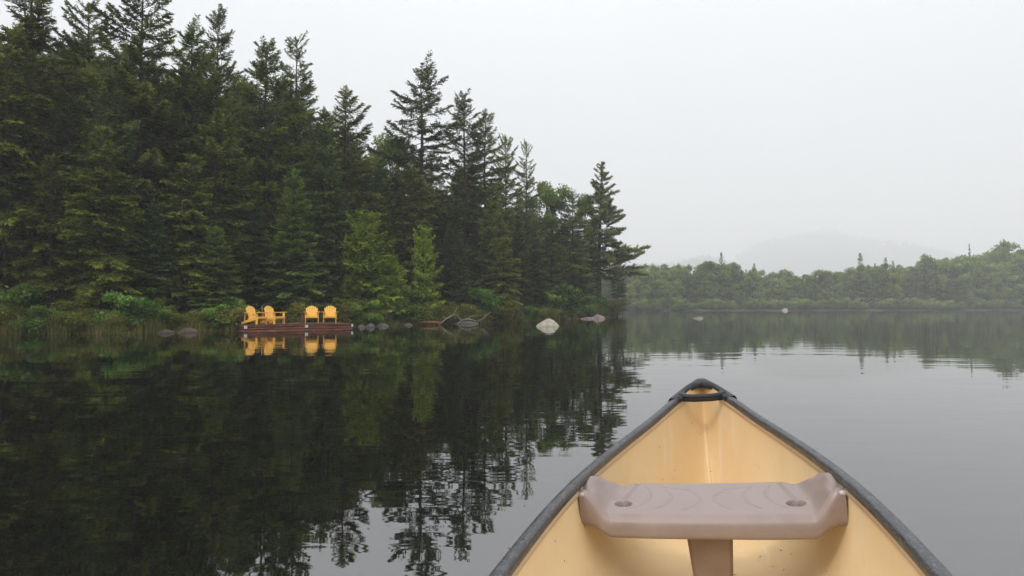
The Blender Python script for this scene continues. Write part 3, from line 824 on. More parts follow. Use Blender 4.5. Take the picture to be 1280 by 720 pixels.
# ------------------------------------------------------------------ far shore trees and the hill
FAR = {}
for i in range(3):
    FAR['c%d' % i] = conifer('far_spruce', 201 + i, 15, 2.9, .08, 20, 7, M['spruce'], power=.75, irregular=.4, lumps=.35, spacing=.36, twig=.5, K=7, leaf=.5, width=.55, far=True, gaps=.1, limbs=False)
    FAR['g%d' % i] = conifer('far_fir', 211 + i, 13, 2.4, .05, 20, 7, M['bluefir'], power=.85, irregular=.35, lumps=.2, spacing=.36, twig=.5, K=7, leaf=.45, width=.55, far=True, gaps=.1, limbs=False)
    FAR['d%d' % i] = broadleaf('far_broadleaf', 221 + i, 13, 4.0, M['broadleaf'], 7000, .46, 40, .08, 1, .16)
FAR['l'] = broadleaf('far_lime', 231, 12, 3.4, M['lime'], 6000, .45, 34, .15, 1, .14)
FAR['s'] = broadleaf('far_shrub', 232, 4, 2.4, M['broadleaf'], 1800, .36, 12, .02, 3, .08)
def join_proto(p, name):
    """trunk and crown in one mesh: too far off to show its parts"""
    me = bpy.data.meshes.new(name)
    import bmesh
    bm = bmesh.new()
    bm.from_mesh(p['crown']); bm.from_mesh(p['trunk'])
    nc = len(p['crown'].polygons)
    bm.to_mesh(me); bm.free()
    me.materials.append(p['crown'].materials[0]); me.materials.append(M['bark'])
    idx = np.zeros(len(me.polygons), np.int32); idx[nc:] = 1
    me.polygons.foreach_set('material_index', idx)
    p['one'] = me
for k, p in FAR.items(): join_proto(p, 'far_' + k)
FSH = [(640, 135), (700, 150), (760, 166), (790, 178), (920, 193), (1000, 200), (1150, 209), (1290, 216), (1420, 217), (1600, 200)]
def far_d(px): return float(np.interp(px, [a for a, _ in FSH], [b_ for _, b_ in FSH]))
FT_PX = [690, 780, 830, 870, 905, 950, 1000, 1040, 1080, 1120, 1160, 1200, 1240, 1290, 1400]
FT_PY = [318, 328, 327, 326, 322, 334, 336, 332, 327, 322, 318, 317, 306, 302, 300]
rf = np.random.default_rng(17)
GC = ('hazy dark spruce in the mixed wood along the far shore', 'dark spruces along the far shore')
GG = ('hazy narrow fir in the mixed wood along the far shore', 'narrow firs along the far shore')
GD = ('hazy round pale green broadleaf tree in the wood along the far shore', 'broadleaf trees along the far shore')
GS = ('pale green bush at the waterline of the far shore', 'bushes at the waterline of the far shore')
def far_tree(k, px, D, H, lab, grp, wide=1.0):
    x = at(px, D); p = FAR[k]; s = H / p['H']
    nm = {'c': 'spruce_tree', 'g': 'fir_tree', 'd': 'broadleaf_tree', 'l': 'broadleaf_tree', 's': 'shrub'}[k[0]]
    o = link(nm, p['one'], None, (x, D, gz(x, D) - .2), (0, 0, rf.uniform(0, 6.28)), (s * wide, s * wide, s))
    tag(o, lab, nm.replace('_', ' '), grp)
SPEC = [('c0', 902, 315, 9, .75, 'taller dark spruce standing above the broadleaf crowns of the far shore'),
        ('c1', 1076, 316, 6, .95, 'dark spruce with a pointed crown above its neighbours mid-way along the far shore'),
        ('c2', 1108, 322, 6, .9, 'dark spruce just beyond the pointed one on the far shore'),
        ('c1', 943, 329, 5, .8, 'dark spruce between the tall spruce and the pale rock on the far shore'),
        ('g0', 1213, 305, 22, .38, 'thin dark spire poking above the far trees'),
        ('l', 1222, 322, 18, .8, 'small yellow-green crown beside the thin dark spire'),
        ('l', 1232, 340, 8, .95, 'bright yellow-green tree low on the far shore below the spire'),
        ('l', 1118, 338, 4, .8, 'yellow-green tree among dark spruces on the far shore'),
        ('d0', 1196, 345, 3, .9, 'pale spreading tree low at the far waterline'),
        ('d1', 1256, 300, 26, 1.0, 'highest broadleaf crown on the rise of the far shore'),
        ('d2', 885, 324, 8, 1.0, 'broad green crown around the foot of the tall far spruce')]
for k, px, py, off, wd, lab in SPEC:
    D = far_d(px) + off; x = at(px, D)
    far_tree(k, px, D, height(py, D) - gz(x, D), lab, None, wd)
nf = 0; fp = []
for _ in range(20000):
    px = rf.uniform(660, 1400); off = 3 + 34 * rf.random() ** 1.3
    D = far_d(px) + off; x = at(px, D)
    if lake_sd(np.array([x]), np.array([D]))[0] < 2: continue
    if any((x - a) ** 2 + (D - b_) ** 2 < 3.0 ** 2 for a, b_ in fp): continue
    fp.append((x, D))
    py = np.interp(px, FT_PX, FT_PY) + abs(rf.normal(0, 9)) - 2
    if off < 8: py += rf.uniform(0, 22)
    H = max(5, height(py, D) - gz(x, D))
    c = rf.random()
    if c < .5: H *= rf.uniform(.82, 1.0)
    u = .42 if px > 930 and px < 1060 else .28
    if c < u * .6: far_tree('c%d' % rf.integers(0, 3), px, D, H, *GC, rf.uniform(.75, 1.05))
    elif c < u: far_tree('g%d' % rf.integers(0, 3), px, D, H, *GG, rf.uniform(.7, 1.0))
    else: far_tree('d%d' % rf.integers(0, 3), px, D, H * rf.uniform(.85, 1), *GD, rf.uniform(.75, 1.1))
    nf += 1
    if nf >= 290: break
print('far trees', nf)
for i in range(120):
    px = rf.uniform(772, 1330); D = far_d(px) + rf.uniform(.5, 2.5)
    x = at(px, D)
    if lake_sd(np.array([x]), np.array([D]))[0] < .1: continue
    far_tree('s', px, D, rf.uniform(1.6, 4.2), *GS, rf.uniform(.8, 1.3))

# the wooded hill, half lost in the cloud
def hill_z(x, y):
    x, y = x / 1.04, y / 1.04
    r = lambda cx, cy, sx, sy, h: h * np.exp(-((x - cx) / sx) ** 2 - ((y - cy) / sy) ** 2)
    return 1.04 * (r(1400, 3350, 430, 800, 315) + r(1180, 3000, 190, 420, 60) + r(640, 2500, 300, 560, 125) + r(1900, 2800, 430, 620, 105) + r(2650, 2900, 640, 760, 130) + r(190, 2600, 500, 700, 80)
            + 11 * np.sin(x * .0055 + y * .0035) + 8 * np.sin(x * .015 - y * .0065) + 6 * np.sin(x * .034 + y * .02) + 9 * np.sin(x * .021 + 2 * np.sin(y * .004)) - 8)
hx = np.linspace(-1700, 4700, 220); hy = np.linspace(1300, 5500, 130)
X, Y = np.meshgrid(hx, hy)
Z = hill_z(X, Y)
I = np.arange(X.size).reshape(X.shape)
Fq = np.stack([I[:-1, :-1], I[:-1, 1:], I[1:, 1:], I[1:, :-1]], -1).reshape(-1, 4)
M['hill'] = simple('hill_ground', (.03, .045, .022), (.07, .09, .04), .02, .95)
tag(link('hill', mesh_np('hill', np.stack([X, Y, Z - 2], -1).reshape(-1, 3), Fq, M['hill'], smooth=True)), kind='structure')
NT = 12000
ty = rf.uniform(1650, 3700, NT); tx = ty * rf.uniform(.12, .85, NT); tz = hill_z(tx, ty)
con = rf.random(NT) < .5
K = 26
u = rf.random((NT, K)); a = rf.uniform(0, 6.283, (NT, K))
hgt = rf.uniform(12, 32, NT)
rad = np.where(con[:, None], 5.5 * (1 - u) + .5, 8.0 * np.sqrt(np.clip(1 - (u - .45) ** 2 / .32, .05, 1)))
c = np.stack([tx[:, None] + np.cos(a) * rad, ty[:, None] + np.sin(a) * rad, tz[:, None] + u * hgt[:, None]], -1)
e = rf.normal(0, 2.6, (NT, K, 3, 3)) * np.where(con, .75, 1)[:, None, None, None]
V = (c[:, :, None] + e).reshape(-1, 3)
tint = np.repeat(np.where(con, .2, .7) + rf.normal(0, .12, NT), K * 3)
tag(link('hill_forest', mesh_np('hill_forest', V, np.arange(len(V)).reshape(-1, 3), M['farforest'], tint)), 'faint mixed forest covering the hill beyond the far shore', 'forest', kind='stuff')

# ------------------------------------------------------------------ canoe
HEAD, HEEL = R_(15.583), R_(-4.554)
BOW = (1.2775, 4.443)
canoe = empty('canoe', (BOW[0], BOW[1], 0), (0, HEEL, -HEAD))
tag(canoe, 'open tan canoe with black gunwales and moulded seat, bow towards the far shore', 'canoe')
ND = np.array([0, .12, .3, .6, 1, 1.5, 2, 2.5, 2.9])
NW = np.array([.015, .0840, .1680, .2640, .3740, .4770, .5345, .5550, .5570])
CL = 2.9
def _spline(x, y):
    n = len(x); h = np.diff(x); A = np.eye(n); bb = np.zeros(n)
    for i in range(1, n - 1):
        A[i, i - 1] = h[i - 1]; A[i, i] = 2 * (h[i - 1] + h[i]); A[i, i + 1] = h[i]
        bb[i] = 6 * ((y[i + 1] - y[i]) / h[i] - (y[i] - y[i - 1]) / h[i - 1])
    m_ = np.linalg.solve(A, bb)
    def f(q):
        q = np.asarray(q, float); k = np.clip(np.searchsorted(x, q) - 1, 0, n - 2); t = q - x[k]
        return y[k] + t * ((y[k + 1] - y[k]) / h[k] - h[k] * (2 * m_[k] + m_[k + 1]) / 6) + m_[k] / 2 * t * t + (m_[k + 1] - m_[k]) / (6 * h[k]) * t ** 3
    return f
_sw = _spline(ND, NW)
def fold(d): d = np.asarray(d, float); return np.clip(np.where(d > CL, 2 * CL - d, d), 0, CL)
def cw(d): return _sw(fold(d))
def cz(d): return .426 + .185 * np.clip(1 - fold(d) / 2.8, 0, 1) ** 3.6
def ck(d): return -.11 + .62 * np.clip(1 - fold(d) / .62, 0, 1) ** 2.3 + .05 * np.clip(1 - fold(d) / 2.0, 0, 1) ** 2
def hull_pt(d, s, inset=0.0):
    """s in [-1,1] across the section, from gunwale to gunwale"""
    d = np.asarray(d, float); s = np.asarray(s, float)
    f = np.clip(fold(d) / 1.5, 0, 1)
    p = 1.15 + 2.3 * f ** .8
    w = np.maximum(cw(d) - .018 * np.clip(fold(d) / .2, 0, 1) - inset, .003); k = ck(d) + inset; g = cz(d)
    sa = np.abs(s)
    # even spacing along the girth
    th = sa * np.pi / 2
    x = w * np.sin(th) ** (.95 - .28 * f)
    z = k + (g - k) * (1 - np.cos(th)) ** (.62 + .5 * f)
    return np.stack([np.sign(s) * x, -d, z], -1)
# the lake surface, open where the hull displaces it
from mathutils.geometry import tessellate_polygon
Mw = Matrix.Translation((BOW[0], BOW[1], 0)) @ Matrix.Rotation(-HEAD, 4, 'Z') @ Matrix.Rotation(HEEL, 4, 'Y')
def waterline(sgn):
    out = []
    for d_ in np.linspace(.05, 5.75, 110):
        q = hull_pt(np.full(160, d_), np.linspace(0, sgn, 160), .004)
        z_ = q[:, 0] * (-math.sin(HEEL)) + q[:, 2] * math.cos(HEEL)
        if z_.min() < 0 and z_[-1] > 0:
            k_ = np.where(z_ < 0)[0].max()
            w_ = Mw @ Vector(q[k_]); out.append((w_.x, w_.y, 0.0))
    return out
hole = waterline(1) + waterline(-1)[::-1]
rim = [(-1200, -250, 0), (1400, -250, 0), (1400, 500, 0), (-1200, 500, 0)]
tri = tessellate_polygon([[Vector(v) for v in rim], [Vector(v) for v in hole]])
tag(link('water', mesh_np('water', np.array(rim + hole), np.array([t if (Vector((rim + hole)[t[1]]) - Vector((rim + hole)[t[0]])).cross(Vector((rim + hole)[t[2]]) - Vector((rim + hole)[t[0]])).z > 0 else t[::-1] for t in tri]), M['water'])), kind='structure')
ds = np.concatenate([np.linspace(0, .6, 26), np.linspace(.6, 5.2, 93)[1:], np.linspace(5.2, 5.8, 26)[1:]])
ss = np.linspace(-1, 1, 57)
DG, SG = np.meshgrid(ds, ss, indexing='ij')
inner = hull_pt(DG, SG, .008).reshape(-1, 3); outer = hull_pt(DG, SG, 0).reshape(-1, 3)
I = np.arange(DG.size).reshape(DG.shape)
Fi = np.stack([I[:-1, :-1], I[1:, :-1], I[1:, 1:], I[:-1, 1:]], -1).reshape(-1, 4)
N0 = DG.size
M['hull_in'] = None
m, nt, b = new_mat('hull_inside')
tc = nt.nodes.new('ShaderNodeTexCoord')
n1 = nd(nt, 'ShaderNodeTexNoise', Scale=3.0, Detail=6, Roughness=.6); nt.links.new(tc.outputs['Object'], n1.inputs['Vector'])
r1 = ramp(nt, [(.3, (.71, .52, .28)), (.7, (.77, .59, .35))]); nt.links.new(n1.outputs['Fac'], r1.inputs[0])
mp = nt.nodes.new('ShaderNodeMapping'); mp.inputs['Scale'].default_value = (9, 1.6, 3); nt.links.new(tc.outputs['Object'], mp.inputs[0])
n2 = nd(nt, 'ShaderNodeTexNoise', Scale=2.5, Detail=8, Roughness=.75); nt.links.new(mp.outputs[0], n2.inputs['Vector'])
r2_ = ramp(nt, [(.60, (0, 0, 0)), (.78, (1, 1, 1))]); nt.links.new(n2.outputs['Fac'], r2_.inputs[0])
mx = nt.nodes.new('ShaderNodeMixRGB'); mx.inputs[2].default_value = (.52, .30, .13, 1)
ms = nd(nt, 'ShaderNodeMath', _operation='MULTIPLY'); ms.inputs[1].default_value = .55
nt.links.new(r2_.outputs[0], ms.inputs[0]); nt.links.new(ms.outputs[0], mx.inputs[0]); nt.links.new(r1.outputs[0], mx.inputs[1])
# scuffed pale streaks on the floor
mp2 = nt.nodes.new('ShaderNodeMapping'); mp2.inputs['Scale'].default_value = (14, 2.2, 1); mp2.inputs['Rotation'].default_value = (0, 0, .5); nt.links.new(tc.outputs['Object'], mp2.inputs[0])
n3 = nd(nt, 'ShaderNodeTexNoise', Scale=1.3, Detail=5, Roughness=.7); nt.links.new(mp2.outputs[0], n3.inputs['Vector'])
r3 = ramp(nt, [(.56, (0, 0, 0)), (.72, (.5, .5, .5))]); nt.links.new(n3.outputs['Fac'], r3.inputs[0])
mx2 = nt.nodes.new('ShaderNodeMixRGB'); mx2.inputs[2].default_value = (.80, .72, .60, 1)
nt.links.new(r3.outputs[0], mx2.inputs[0]); nt.links.new(mx.outputs[0], mx2.inputs[1])
# dark specks of dirt
vo = nd(nt, 'ShaderNodeTexVoronoi', Scale=9.0); nt.links.new(tc.outputs['Object'], vo.inputs['Vector'])
cmpn = nd(nt, 'ShaderNodeMath', _operation='LESS_THAN'); cmpn.inputs[1].default_value = .035; nt.links.new(vo.outputs['Distance'], cmpn.inputs[0])
mx3 = nt.nodes.new('ShaderNodeMixRGB'); mx3.inputs[2].default_value = (.16, .09, .04, 1)
nt.links.new(cmpn.outputs[0], mx3.inputs[0]); nt.links.new(mx2.outputs[0], mx3.inputs[1])
nt.links.new(mx3.outputs[0], b.inputs['Base Color'])
b.inputs['Roughness'].default_value = .62
b.inputs['Specular IOR Level'].default_value = .35
n4 = nd(nt, 'ShaderNodeTexNoise', Scale=220, Detail=2); nt.links.new(tc.outputs['Object'], n4.inputs['Vector'])
bp = nd(nt, 'ShaderNodeBump', Strength=.25, Distance=.0006); nt.links.new(n4.outputs['Fac'], bp.inputs['Height']); nt.links.new(bp.outputs[0], b.inputs['Normal'])
M['hull_in'] = m
M['hull_out'] = simple('hull_outside', (.035, .06, .04), (.05, .08, .055), 4, .4)
me = mesh_np('hull', np.concatenate([inner, outer]), [Fi[:, ::-1], Fi + N0], M['hull_in'], smooth=True)
me.materials.append(M['hull_out'])
me.polygons.foreach_set('material_index', np.repeat([0, 1], len(Fi)).astype(np.int32))
link('hull', me, canoe)
# raised seam down the inside of the stem
mb = MB()
sd_ = np.concatenate([np.linspace(.10, .62, 16), np.linspace(.7, 1.6, 8)])
path = [tuple(hull_pt(d_, 0.0, .003)) for d_ in sd_]
mb.tube(path, [.017 * (1 - .4 * i / len(path)) for i in range(len(path))], 10)
mb.build('stem_seam', M['hull_in'], canoe, smooth=True)

# gunwales
m, nt, b = new_mat('gunwale_vinyl')
tc = nt.nodes.new('ShaderNodeTexCoord')
n1 = nd(nt, 'ShaderNodeTexNoise', Scale=14, Detail=8, Roughness=.7); nt.links.new(tc.outputs['Object'], n1.inputs['Vector'])
r1 = ramp(nt, [(.35, (.022, .023, .026)), (.55, (.042, .044, .048)), (.72, (.12, .125, .13))]); nt.links.new(n1.outputs['Fac'], r1.inputs[0])
n5 = nd(nt, 'ShaderNodeTexNoise', Scale=110, Detail=3, Roughness=.6); nt.links.new(tc.outputs['Object'], n5.inputs['Vector'])
r5 = ramp(nt, [(.56, (0, 0, 0)), (.68, (.55, .55, .55))]); nt.links.new(n5.outputs['Fac'], r5.inputs[0])
m5 = nt.nodes.new('ShaderNodeMixRGB'); m5.inputs[2].default_value = (.24, .25, .26, 1)
nt.links.new(r5.outputs[0], m5.inputs[0]); nt.links.new(r1.outputs[0], m5.inputs[1]); nt.links.new(m5.outputs[0], b.inputs['Base Color'])
r2b = ramp(nt, [(.3, (.25, .25, .25)), (.7, (.6, .6, .6))]); nt.links.new(n1.outputs['Fac'], r2b.inputs[0]); nt.links.new(r2b.outputs[0], b.inputs['Roughness'])
n2 = nd(nt, 'ShaderNodeTexNoise', Scale=60, Detail=4); nt.links.new(tc.outputs['Object'], n2.inputs['Vector'])
bp = nd(nt, 'ShaderNodeBump', Strength=.5, Distance=.0012); nt.links.new(n2.outputs['Fac'], bp.inputs['Height']); nt.links.new(bp.outputs[0], b.inputs['Normal'])
M['vinyl'] = m
M['plate'] = simple('deck_plate_plastic', (.009, .010, .012), (.024, .026, .029), 18, .4, .0006, 80, spec=.3)
M['trim'] = simple('inner_trim', (.50, .375, .25), (.57, .44, .31), 10, .5)
gd = np.concatenate([np.linspace(.22, .8, 16), np.linspace(.8, 5.0, 60)[1:], np.linspace(5.0, 5.58, 16)[1:]])
prof = [(-.040, -.022), (-.042, -.002), (-.038, .008), (-.030, .012), (-.010, .012), (-.002, .008), (.001, -.002), (-.001, -.024), (-.014, -.024), (-.026, -.024)]
for s in (-1, 1):
    V = []
    for d_ in gd:
        for u_, z_ in prof: V.append((s * (float(cw(d_)) + u_), -d_, float(cz(d_)) + z_))
    n = len(prof)
    F = [(i * n + j, i * n + (j + 1) % n, (i + 1) * n + (j + 1) % n, (i + 1) * n + j) for i in range(len(gd) - 1) for j in range(n)]
    link('gunwale', mesh_np('gunwale', np.array(V), np.array(F), M['vinyl'], smooth=True), canoe)
    V = []
    for d_ in gd:
        for k_, z_ in enumerate((-.025, -.028, -.050, -.054)):
            sz = z_
            V.append((s * (float(cw(d_)) - (.031, .034, .0335, .027)[k_] - .006 * min(1, max(0, 1 - d_ / .8))), -d_, float(cz(d_)) + sz))
    F = [(i * 4 + j, i * 4 + j + 1, (i + 1) * 4 + j + 1, (i + 1) * 4 + j) for i in range(len(gd) - 1) for j in range(3)]
    link('inner_trim', mesh_np('inner_trim', np.array(V), np.array(F), M['trim'], smooth=True), canoe)

# bow deck plate: a domed shield with an opening and two arms
def plate(sgn_y):
    N = 48
    dome = lambda x, d_:   .018 + .008 * max(0.0, 1 - (x / .13) ** 2) * min(1, max(0, (.32 - d_) / .25))
    out, inn = [], []
    # outline runs from the end of one arm, round the nose, to the end of the other
    dd = np.concatenate([np.linspace(.345, .0, 22), ])
    L_ = [(-(float(cw(d_)) + .020 - .006 * (d_ / .345)), d_) for d_ in dd]
    nose = [(-.020, -.012), (0, -.018), (.020, -.012)]
    out = L_ + nose + [(-x, d_) for x, d_ in reversed(L_)]
    L2 = [(-(float(cw(.345)) - .040), .345)]
    for d_ in dd[1:]:
        t = (d_ - .075) / (.27 - .075)
        if d_ >= .27: L2.append((-(float(cw(d_)) - .045), d_))
        elif t > 0: L2.append((-(float(cw(.27)) - .045) * math.sin(min(1, t ** .8) * math.pi / 2) ** .7, d_))
        else: L2.append((-.0001 - .02 * 0, .075 - (t * 0)))
    mid_n = [(-.0, .074), (0, .074), (0, .074)]
    inn = L2 + mid_n + [(-x, d_) for x, d_ in reversed(L2)]
    V = []
    n = len(out)
    for ring, lift in ((out, -.024), (out, .004), ):
        for x, d_ in ring: V.append((x, -d_, float(cz(max(d_, 0))) + lift))
    for f_ in (.16, .45, .8):
        for (x0, d0), (x1, d1) in zip(out, inn):
            x, d_ = x0 + (x1 - x0) * f_, d0 + (d1 - d0) * f_
            V.append((x, -d_, float(cz(max(d_, 0))) + dome(x, d_) - (.006 if f_ > .7 else 0)))
    for lift in (.010, -.012):
        for x, d_ in inn: V.append((x, -d_, float(cz(max(d_, 0))) + lift))
    F = [(r_ * n + j, r_ * n + j + 1, (r_ + 1) * n + j + 1, (r_ + 1) * n + j) for r_ in range(6) for j in range(n - 1)]
    for e_ in (0, n - 1):
        F.append(tuple(r_ * n + e_ for r_ in ((0, 1, 2, 3) if e_ else (3, 2, 1, 0))))
        F.append(tuple(r_ * n + e_ for r_ in ((0, 3, 4, 6) if e_ else (6, 4, 3, 0))))
    Q = [f for f in F if len(f) == 4]
    return np.array(V), np.array(Q)
V, F = plate(1)
link('deck_plate', mesh_np('deck_plate', V, F, M['plate'], smooth=True), canoe)
V2 = V.copy(); V2[:, 0] *= -1; V2[:, 1] = -5.8 - V2[:, 1]
link('deck_plate', mesh_np('deck_plate', V2, F, M['plate'], smooth=True), canoe)
mb = MB()
hw = float(cw(.265)) - .018
zb_ = float(cz(.27))
pth = [(-hw, -.252, zb_ + .010), (-hw * .8, -.266, zb_ + .002), (-hw * .4, -.272, zb_ - .002), (hw * .4, -.272, zb_ - .002), (hw * .8, -.266, zb_ + .002), (hw, -.252, zb_ + .010)]
for dz_, r_ in ((0, .017), (-.016, .015)): mb.tube([(x, y, z + dz_) for x, y, z in pth], [r_] * 6, 10)
for s in (-1, 1): mb.box((s * (hw + .004), -.292, zb_ - .008), (.05, .06, .036), bev=.01)
mb.build('carry_handle', M['plate'], canoe, smooth=True)

# moulded seat
def sst(a, b_, x):
    t = np.clip((x - a) / (b_ - a), 0, 1); return t * t * (3 - 2 * t)
def seat_mesh():
    NU, NV = 260, 124
    u = np.linspace(-1, 1, NU); v = np.linspace(0, 1, NV)
    U, Vv = np.meshgrid(u, v, indexing='ij')
    A = np.abs(U)
    db = 1.50 + .13 * sst(.70, .98, A); df = 1.905 - .02 * sst(.8, 1, A)
    Dd_ = db + (df - db) * Vv
    hwid = np.minimum(cw(Dd_) - .034, .41 + .24 * (Dd_ - 1.47))
    Xx = U * hwid
    top = .312 - .006 * sst(0, .7, 1 - A)
    rise = .100 * sst(.765, .985, A + .03 * (Vv - .5))
    # knuckles of the raised ends: a hollow between two humps, a dent near the front corner
    rise = rise + sst(.88, .95, A) * (.010 * np.cos((Vv - .42) * 7.5) - .016 * np.exp(-((Vv - .82) / .09) ** 2) * sst(.9, .98, A))
    Zt = top + rise + .030 * (1 - Vv) * (1 - sst(.75, .95, A))
    # rolled front and back edges
    fr = np.clip((Vv - .93) / .07, 0, 1); bk = np.clip((.05 - Vv) / .05, 0, 1)
    Zt = Zt - .016 * fr ** 2.2 - .014 * bk ** 2
    # grooves pressed into the plastic
    flat = 1 - sst(.68, .74, A)
    def groove(dist, wdt, dep): return dep * np.exp(-(dist / wdt) ** 2)
    aspect = .44 / .44
    ux, vx = A * .44, Vv * .44
    def arc(uc, bow, v0, v1, wdt=.0045, dep=.0042):
        t = np.clip((Vv - v0) / (v1 - v0), 0, 1)
        uu = uc - bow * (1 - (2 * t - 1) ** 2)
        on = sst(v0 - .06, v0 + .03, Vv) * (1 - sst(v1 - .03, v1 + .06, Vv))
        return groove((A - uu) * .44, wdt, dep) * on
    Zt = Zt - flat * (arc(.60, .10, .16, .80) + arc(.41, .10, .20, .80) + arc(.18, .12, .26, .82))
    ln_v = .16 + (.42 - A) * .40
    Zt = Zt - flat * groove((Vv - ln_v) * .44, .0045, .004) * sst(.12, .17, A) * (1 - sst(.40, .46, A))
    ch_u = .715 - .02 * (1 - Vv)
    Zt = Zt - groove((A - ch_u) * .44, .006, .008) * (1 - sst(.62, .74, Vv)) * sst(.0, .08, Vv)
    # drain holes with a raised lip
    rr = np.hypot((np.abs(Xx) - .330), (Dd_ - 1.785))
    Zt = Zt + .004 * np.exp(-((rr - .041) / .007) ** 2) - .066 * (1 - sst(.0305, .0340, rr))
    top_v = np.stack([Xx, -Dd_, Zt], -1)
    rows = [top_v[:, j] for j in range(NV)]
    fz = rows[-1].copy(); bz_ = rows[0].copy()
    A1 = np.abs(u)
    front = []
    for k_, (dy, dz) in enumerate(((.005, -.004), (.009, -.011), (.011, -.022), (.0115, -.038), (.0110, -.041), (.0110, -.043), (.0105, -.058), (.006, -.068), (-.006, -.073))):
        q = fz.copy(); q[:, 1] -= dy; q[:, 2] += dz * (1 + .75 * sst(.78, .97, A1)); front.append(q)
    back = []
    for dy, dz in ((-.012, -.066), (-.002, -.060), (.006, -.03), (.004, -.008)):
        q = bz_.copy(); q[:, 1] += dy; q[:, 2] += dz; back.append(q)
    hole = rr < -1
    rows = back + rows + front
    nb_ = len(back)
    G = np.array(rows)                  # rows x NU x 3
    # close underneath
    Rn = len(rows)
    I = np.arange(Rn * NU).reshape(Rn, NU)
    F = np.stack([I[:-1, :-1], I[:-1, 1:], I[1:, 1:], I[1:, :-1]], -1)
    hk = np.zeros((Rn, NU), bool); hk[nb_:nb_ + NV] = hole.T
    drop = hk[:-1, :-1] & hk[:-1, 1:] & hk[1:, 1:] & hk[1:, :-1]
    F = F[~drop]
    F = np.concatenate([F, np.stack([I[-1, :-1], I[-1, 1:], I[0, 1:], I[0, :-1]], -1)])
    # end caps: thin skirts down the two ends
    Vall = G.reshape(-1, 3)
    caps = []
    for e_ in (0, NU - 1):
        base = len(Vall)
        low = G[:, e_].copy(); low[:, 2] = np.minimum(low[:, 2], G[:, e_][:, 2] - .06)
        low[:4, 2] = G[:4, e_][:, 2]; low[-9:, 2] = G[-9:, e_][:, 2]
        Vall = np.concatenate([Vall, low])
        for r_ in range(Rn - 1): caps.append((I[r_, e_], I[r_ + 1, e_], base + r_ + 1, base + r_))
    return Vall, np.concatenate([F, np.array(caps)])
m, nt, b = new_mat('seat_plastic')
tc = nt.nodes.new('ShaderNodeTexCoord')
n1 = nd(nt, 'ShaderNodeTexNoise', Scale=9, Detail=8, Roughness=.7); nt.links.new(tc.outputs['Object'], n1.inputs['Vector'])
r1 = ramp(nt, [(.3, (.245, .188, .168)), (.7, (.305, .240, .216))]); nt.links.new(n1.outputs['Fac'], r1.inputs[0])
vo = nd(nt, 'ShaderNodeTexVoronoi', Scale=38.0); nt.links.new(tc.outputs['Object'], vo.inputs['Vector'])
cmpn = nd(nt, 'ShaderNodeMath', _operation='LESS_THAN'); cmpn.inputs[1].default_value = .06; nt.links.new(vo.outputs['Distance'], cmpn.inputs[0])
mx = nt.nodes.new('ShaderNodeMixRGB'); mx.inputs[2].default_value = (.30, .21, .18, 1); nt.links.new(cmpn.outputs[0], mx.inputs[0]); nt.links.new(r1.outputs[0], mx.inputs[1])
nt.links.new(mx.outputs[0], b.inputs['Base Color'])
r2b = ramp(nt, [(.35, (.30, .30, .30)), (.65, (.5, .5, .5))]); nt.links.new(n1.outputs['Fac'], r2b.inputs[0]); nt.links.new(r2b.outputs[0], b.inputs['Roughness'])
n2 = nd(nt, 'ShaderNodeTexNoise', Scale=160, Detail=3); nt.links.new(tc.outputs['Object'], n2.inputs['Vector'])
bp = nd(nt, 'ShaderNodeBump', Strength=.35, Distance=.0009); nt.links.new(n2.outputs['Fac'], bp.inputs['Height']); nt.links.new(bp.outputs[0], b.inputs['Normal'])
M['seat'] = m
V, F = seat_mesh()
seat = link('seat', mesh_np('seat', V, F, M['seat'], smooth=True), canoe)
M['steel'] = simple('bolt_steel', (.45, .44, .42), (.6, .59, .57), 20, .3)
for s in (-1, 1):
    mb = MB(); xw = float(cw(1.87)) - .040
    mb.tube([(s * (xw - .012), -1.885, .385), (s * (xw + .01), -1.885, .386)], [.009, .009], 10)
    mb.build('bolt', M['steel'], canoe, smooth=True)
M['pedestal'] = simple('shaded_pedestal_plastic', (.17, .115, .078), (.22, .155, .11), 6, .5, .0006, 90)  # brown made darker than the seat: the shade on it is in the colour
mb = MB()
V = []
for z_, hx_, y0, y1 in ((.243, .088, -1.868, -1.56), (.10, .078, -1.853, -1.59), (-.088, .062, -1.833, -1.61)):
    for x_, y_ in ((-hx_ + .012, y0), (hx_ - .012, y0), (hx_, y0 + .012), (hx_, y1 - .012), (hx_ - .012, y1), (-hx_ + .012, y1), (-hx_, y1 - .012), (-hx_, y0 + .012)): V.append((x_, y_, z_))
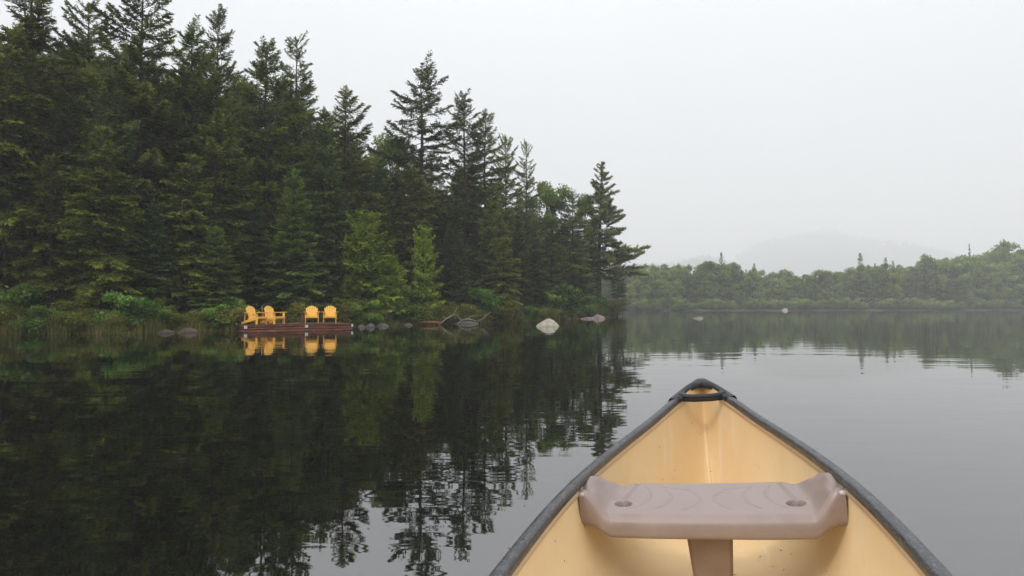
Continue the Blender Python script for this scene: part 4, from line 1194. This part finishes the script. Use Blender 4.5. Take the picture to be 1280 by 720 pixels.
F = [(r_ * 8 + j, r_ * 8 + (j + 1) % 8, (r_ + 1) * 8 + (j + 1) % 8, (r_ + 1) * 8 + j) for r_ in range(2) for j in range(8)]
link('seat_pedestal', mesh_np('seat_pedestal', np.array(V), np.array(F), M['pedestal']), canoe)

# leaf bits and spruce needles lying in the canoe and on its rails
rl = np.random.default_rng(31)
V = []
for i in range(130):
    if i < 44:
        s = -1 if rl.random() < .8 else 1; d_ = rl.uniform(.9, 2.75)
        c = np.array([s * (float(cw(d_)) + rl.uniform(-.037, -.005)), -d_, float(cz(d_)) + .014]); sz = rl.uniform(.003, .009)
        nrm = np.array([0, 0, 1.])
    else:
        d_ = rl.uniform(.5, 2.7); s = rl.uniform(-.85, .85)
        c = hull_pt(d_, s, .011); c2 = hull_pt(d_, s, .03); nrm = unit(c2 - c); sz = rl.uniform(.0025, .008)
        c = c + nrm * .002
    t = unit(np.cross(nrm, rl.normal(0, 1, 3))); q = np.cross(nrm, t); wd = rl.uniform(.25, .7)
    V += [c - t * sz, c + q * sz * wd, c + t * sz + nrm * sz * .5, c - q * sz * wd + nrm * sz * .3]
V = np.array(V)
V = np.array([tuple(Mw @ Vector(v)) for v in V])
M['litter'] = simple('litter', (.09, .035, .025), (.22, .10, .05), 60, .8)
tag(link('leaf_litter', mesh_np('leaf_litter', V, np.arange(len(V)).reshape(-1, 4), M['litter'])), 'brown leaf bits scattered on the canoe rails and inside its hull', 'leaf litter', kind='stuff')

# ------------------------------------------------------------------ haze
hz = MB()
hz.box((0, 2600, 268), (11000, 7000, 542))
mh = bpy.data.materials.new('haze_air'); mh.use_nodes = True
nt = mh.node_tree; nt.nodes.clear()
o_ = nt.nodes.new('ShaderNodeOutputMaterial'); pv = nt.nodes.new('ShaderNodeVolumePrincipled')
pv.inputs['Density'].default_value = .0008
pv.inputs['Color'].default_value = (.985, .99, 1.0, 1)
pv.inputs['Anisotropy'].default_value = 0.0
pv.inputs['Density Attribute'].default_value = ''
nt.links.new(pv.outputs[0], o_.inputs['Volume'])
mh.cycles.homogeneous_volume = True
hob = hz.build('haze', mh)
tag(hob, kind='stuff')
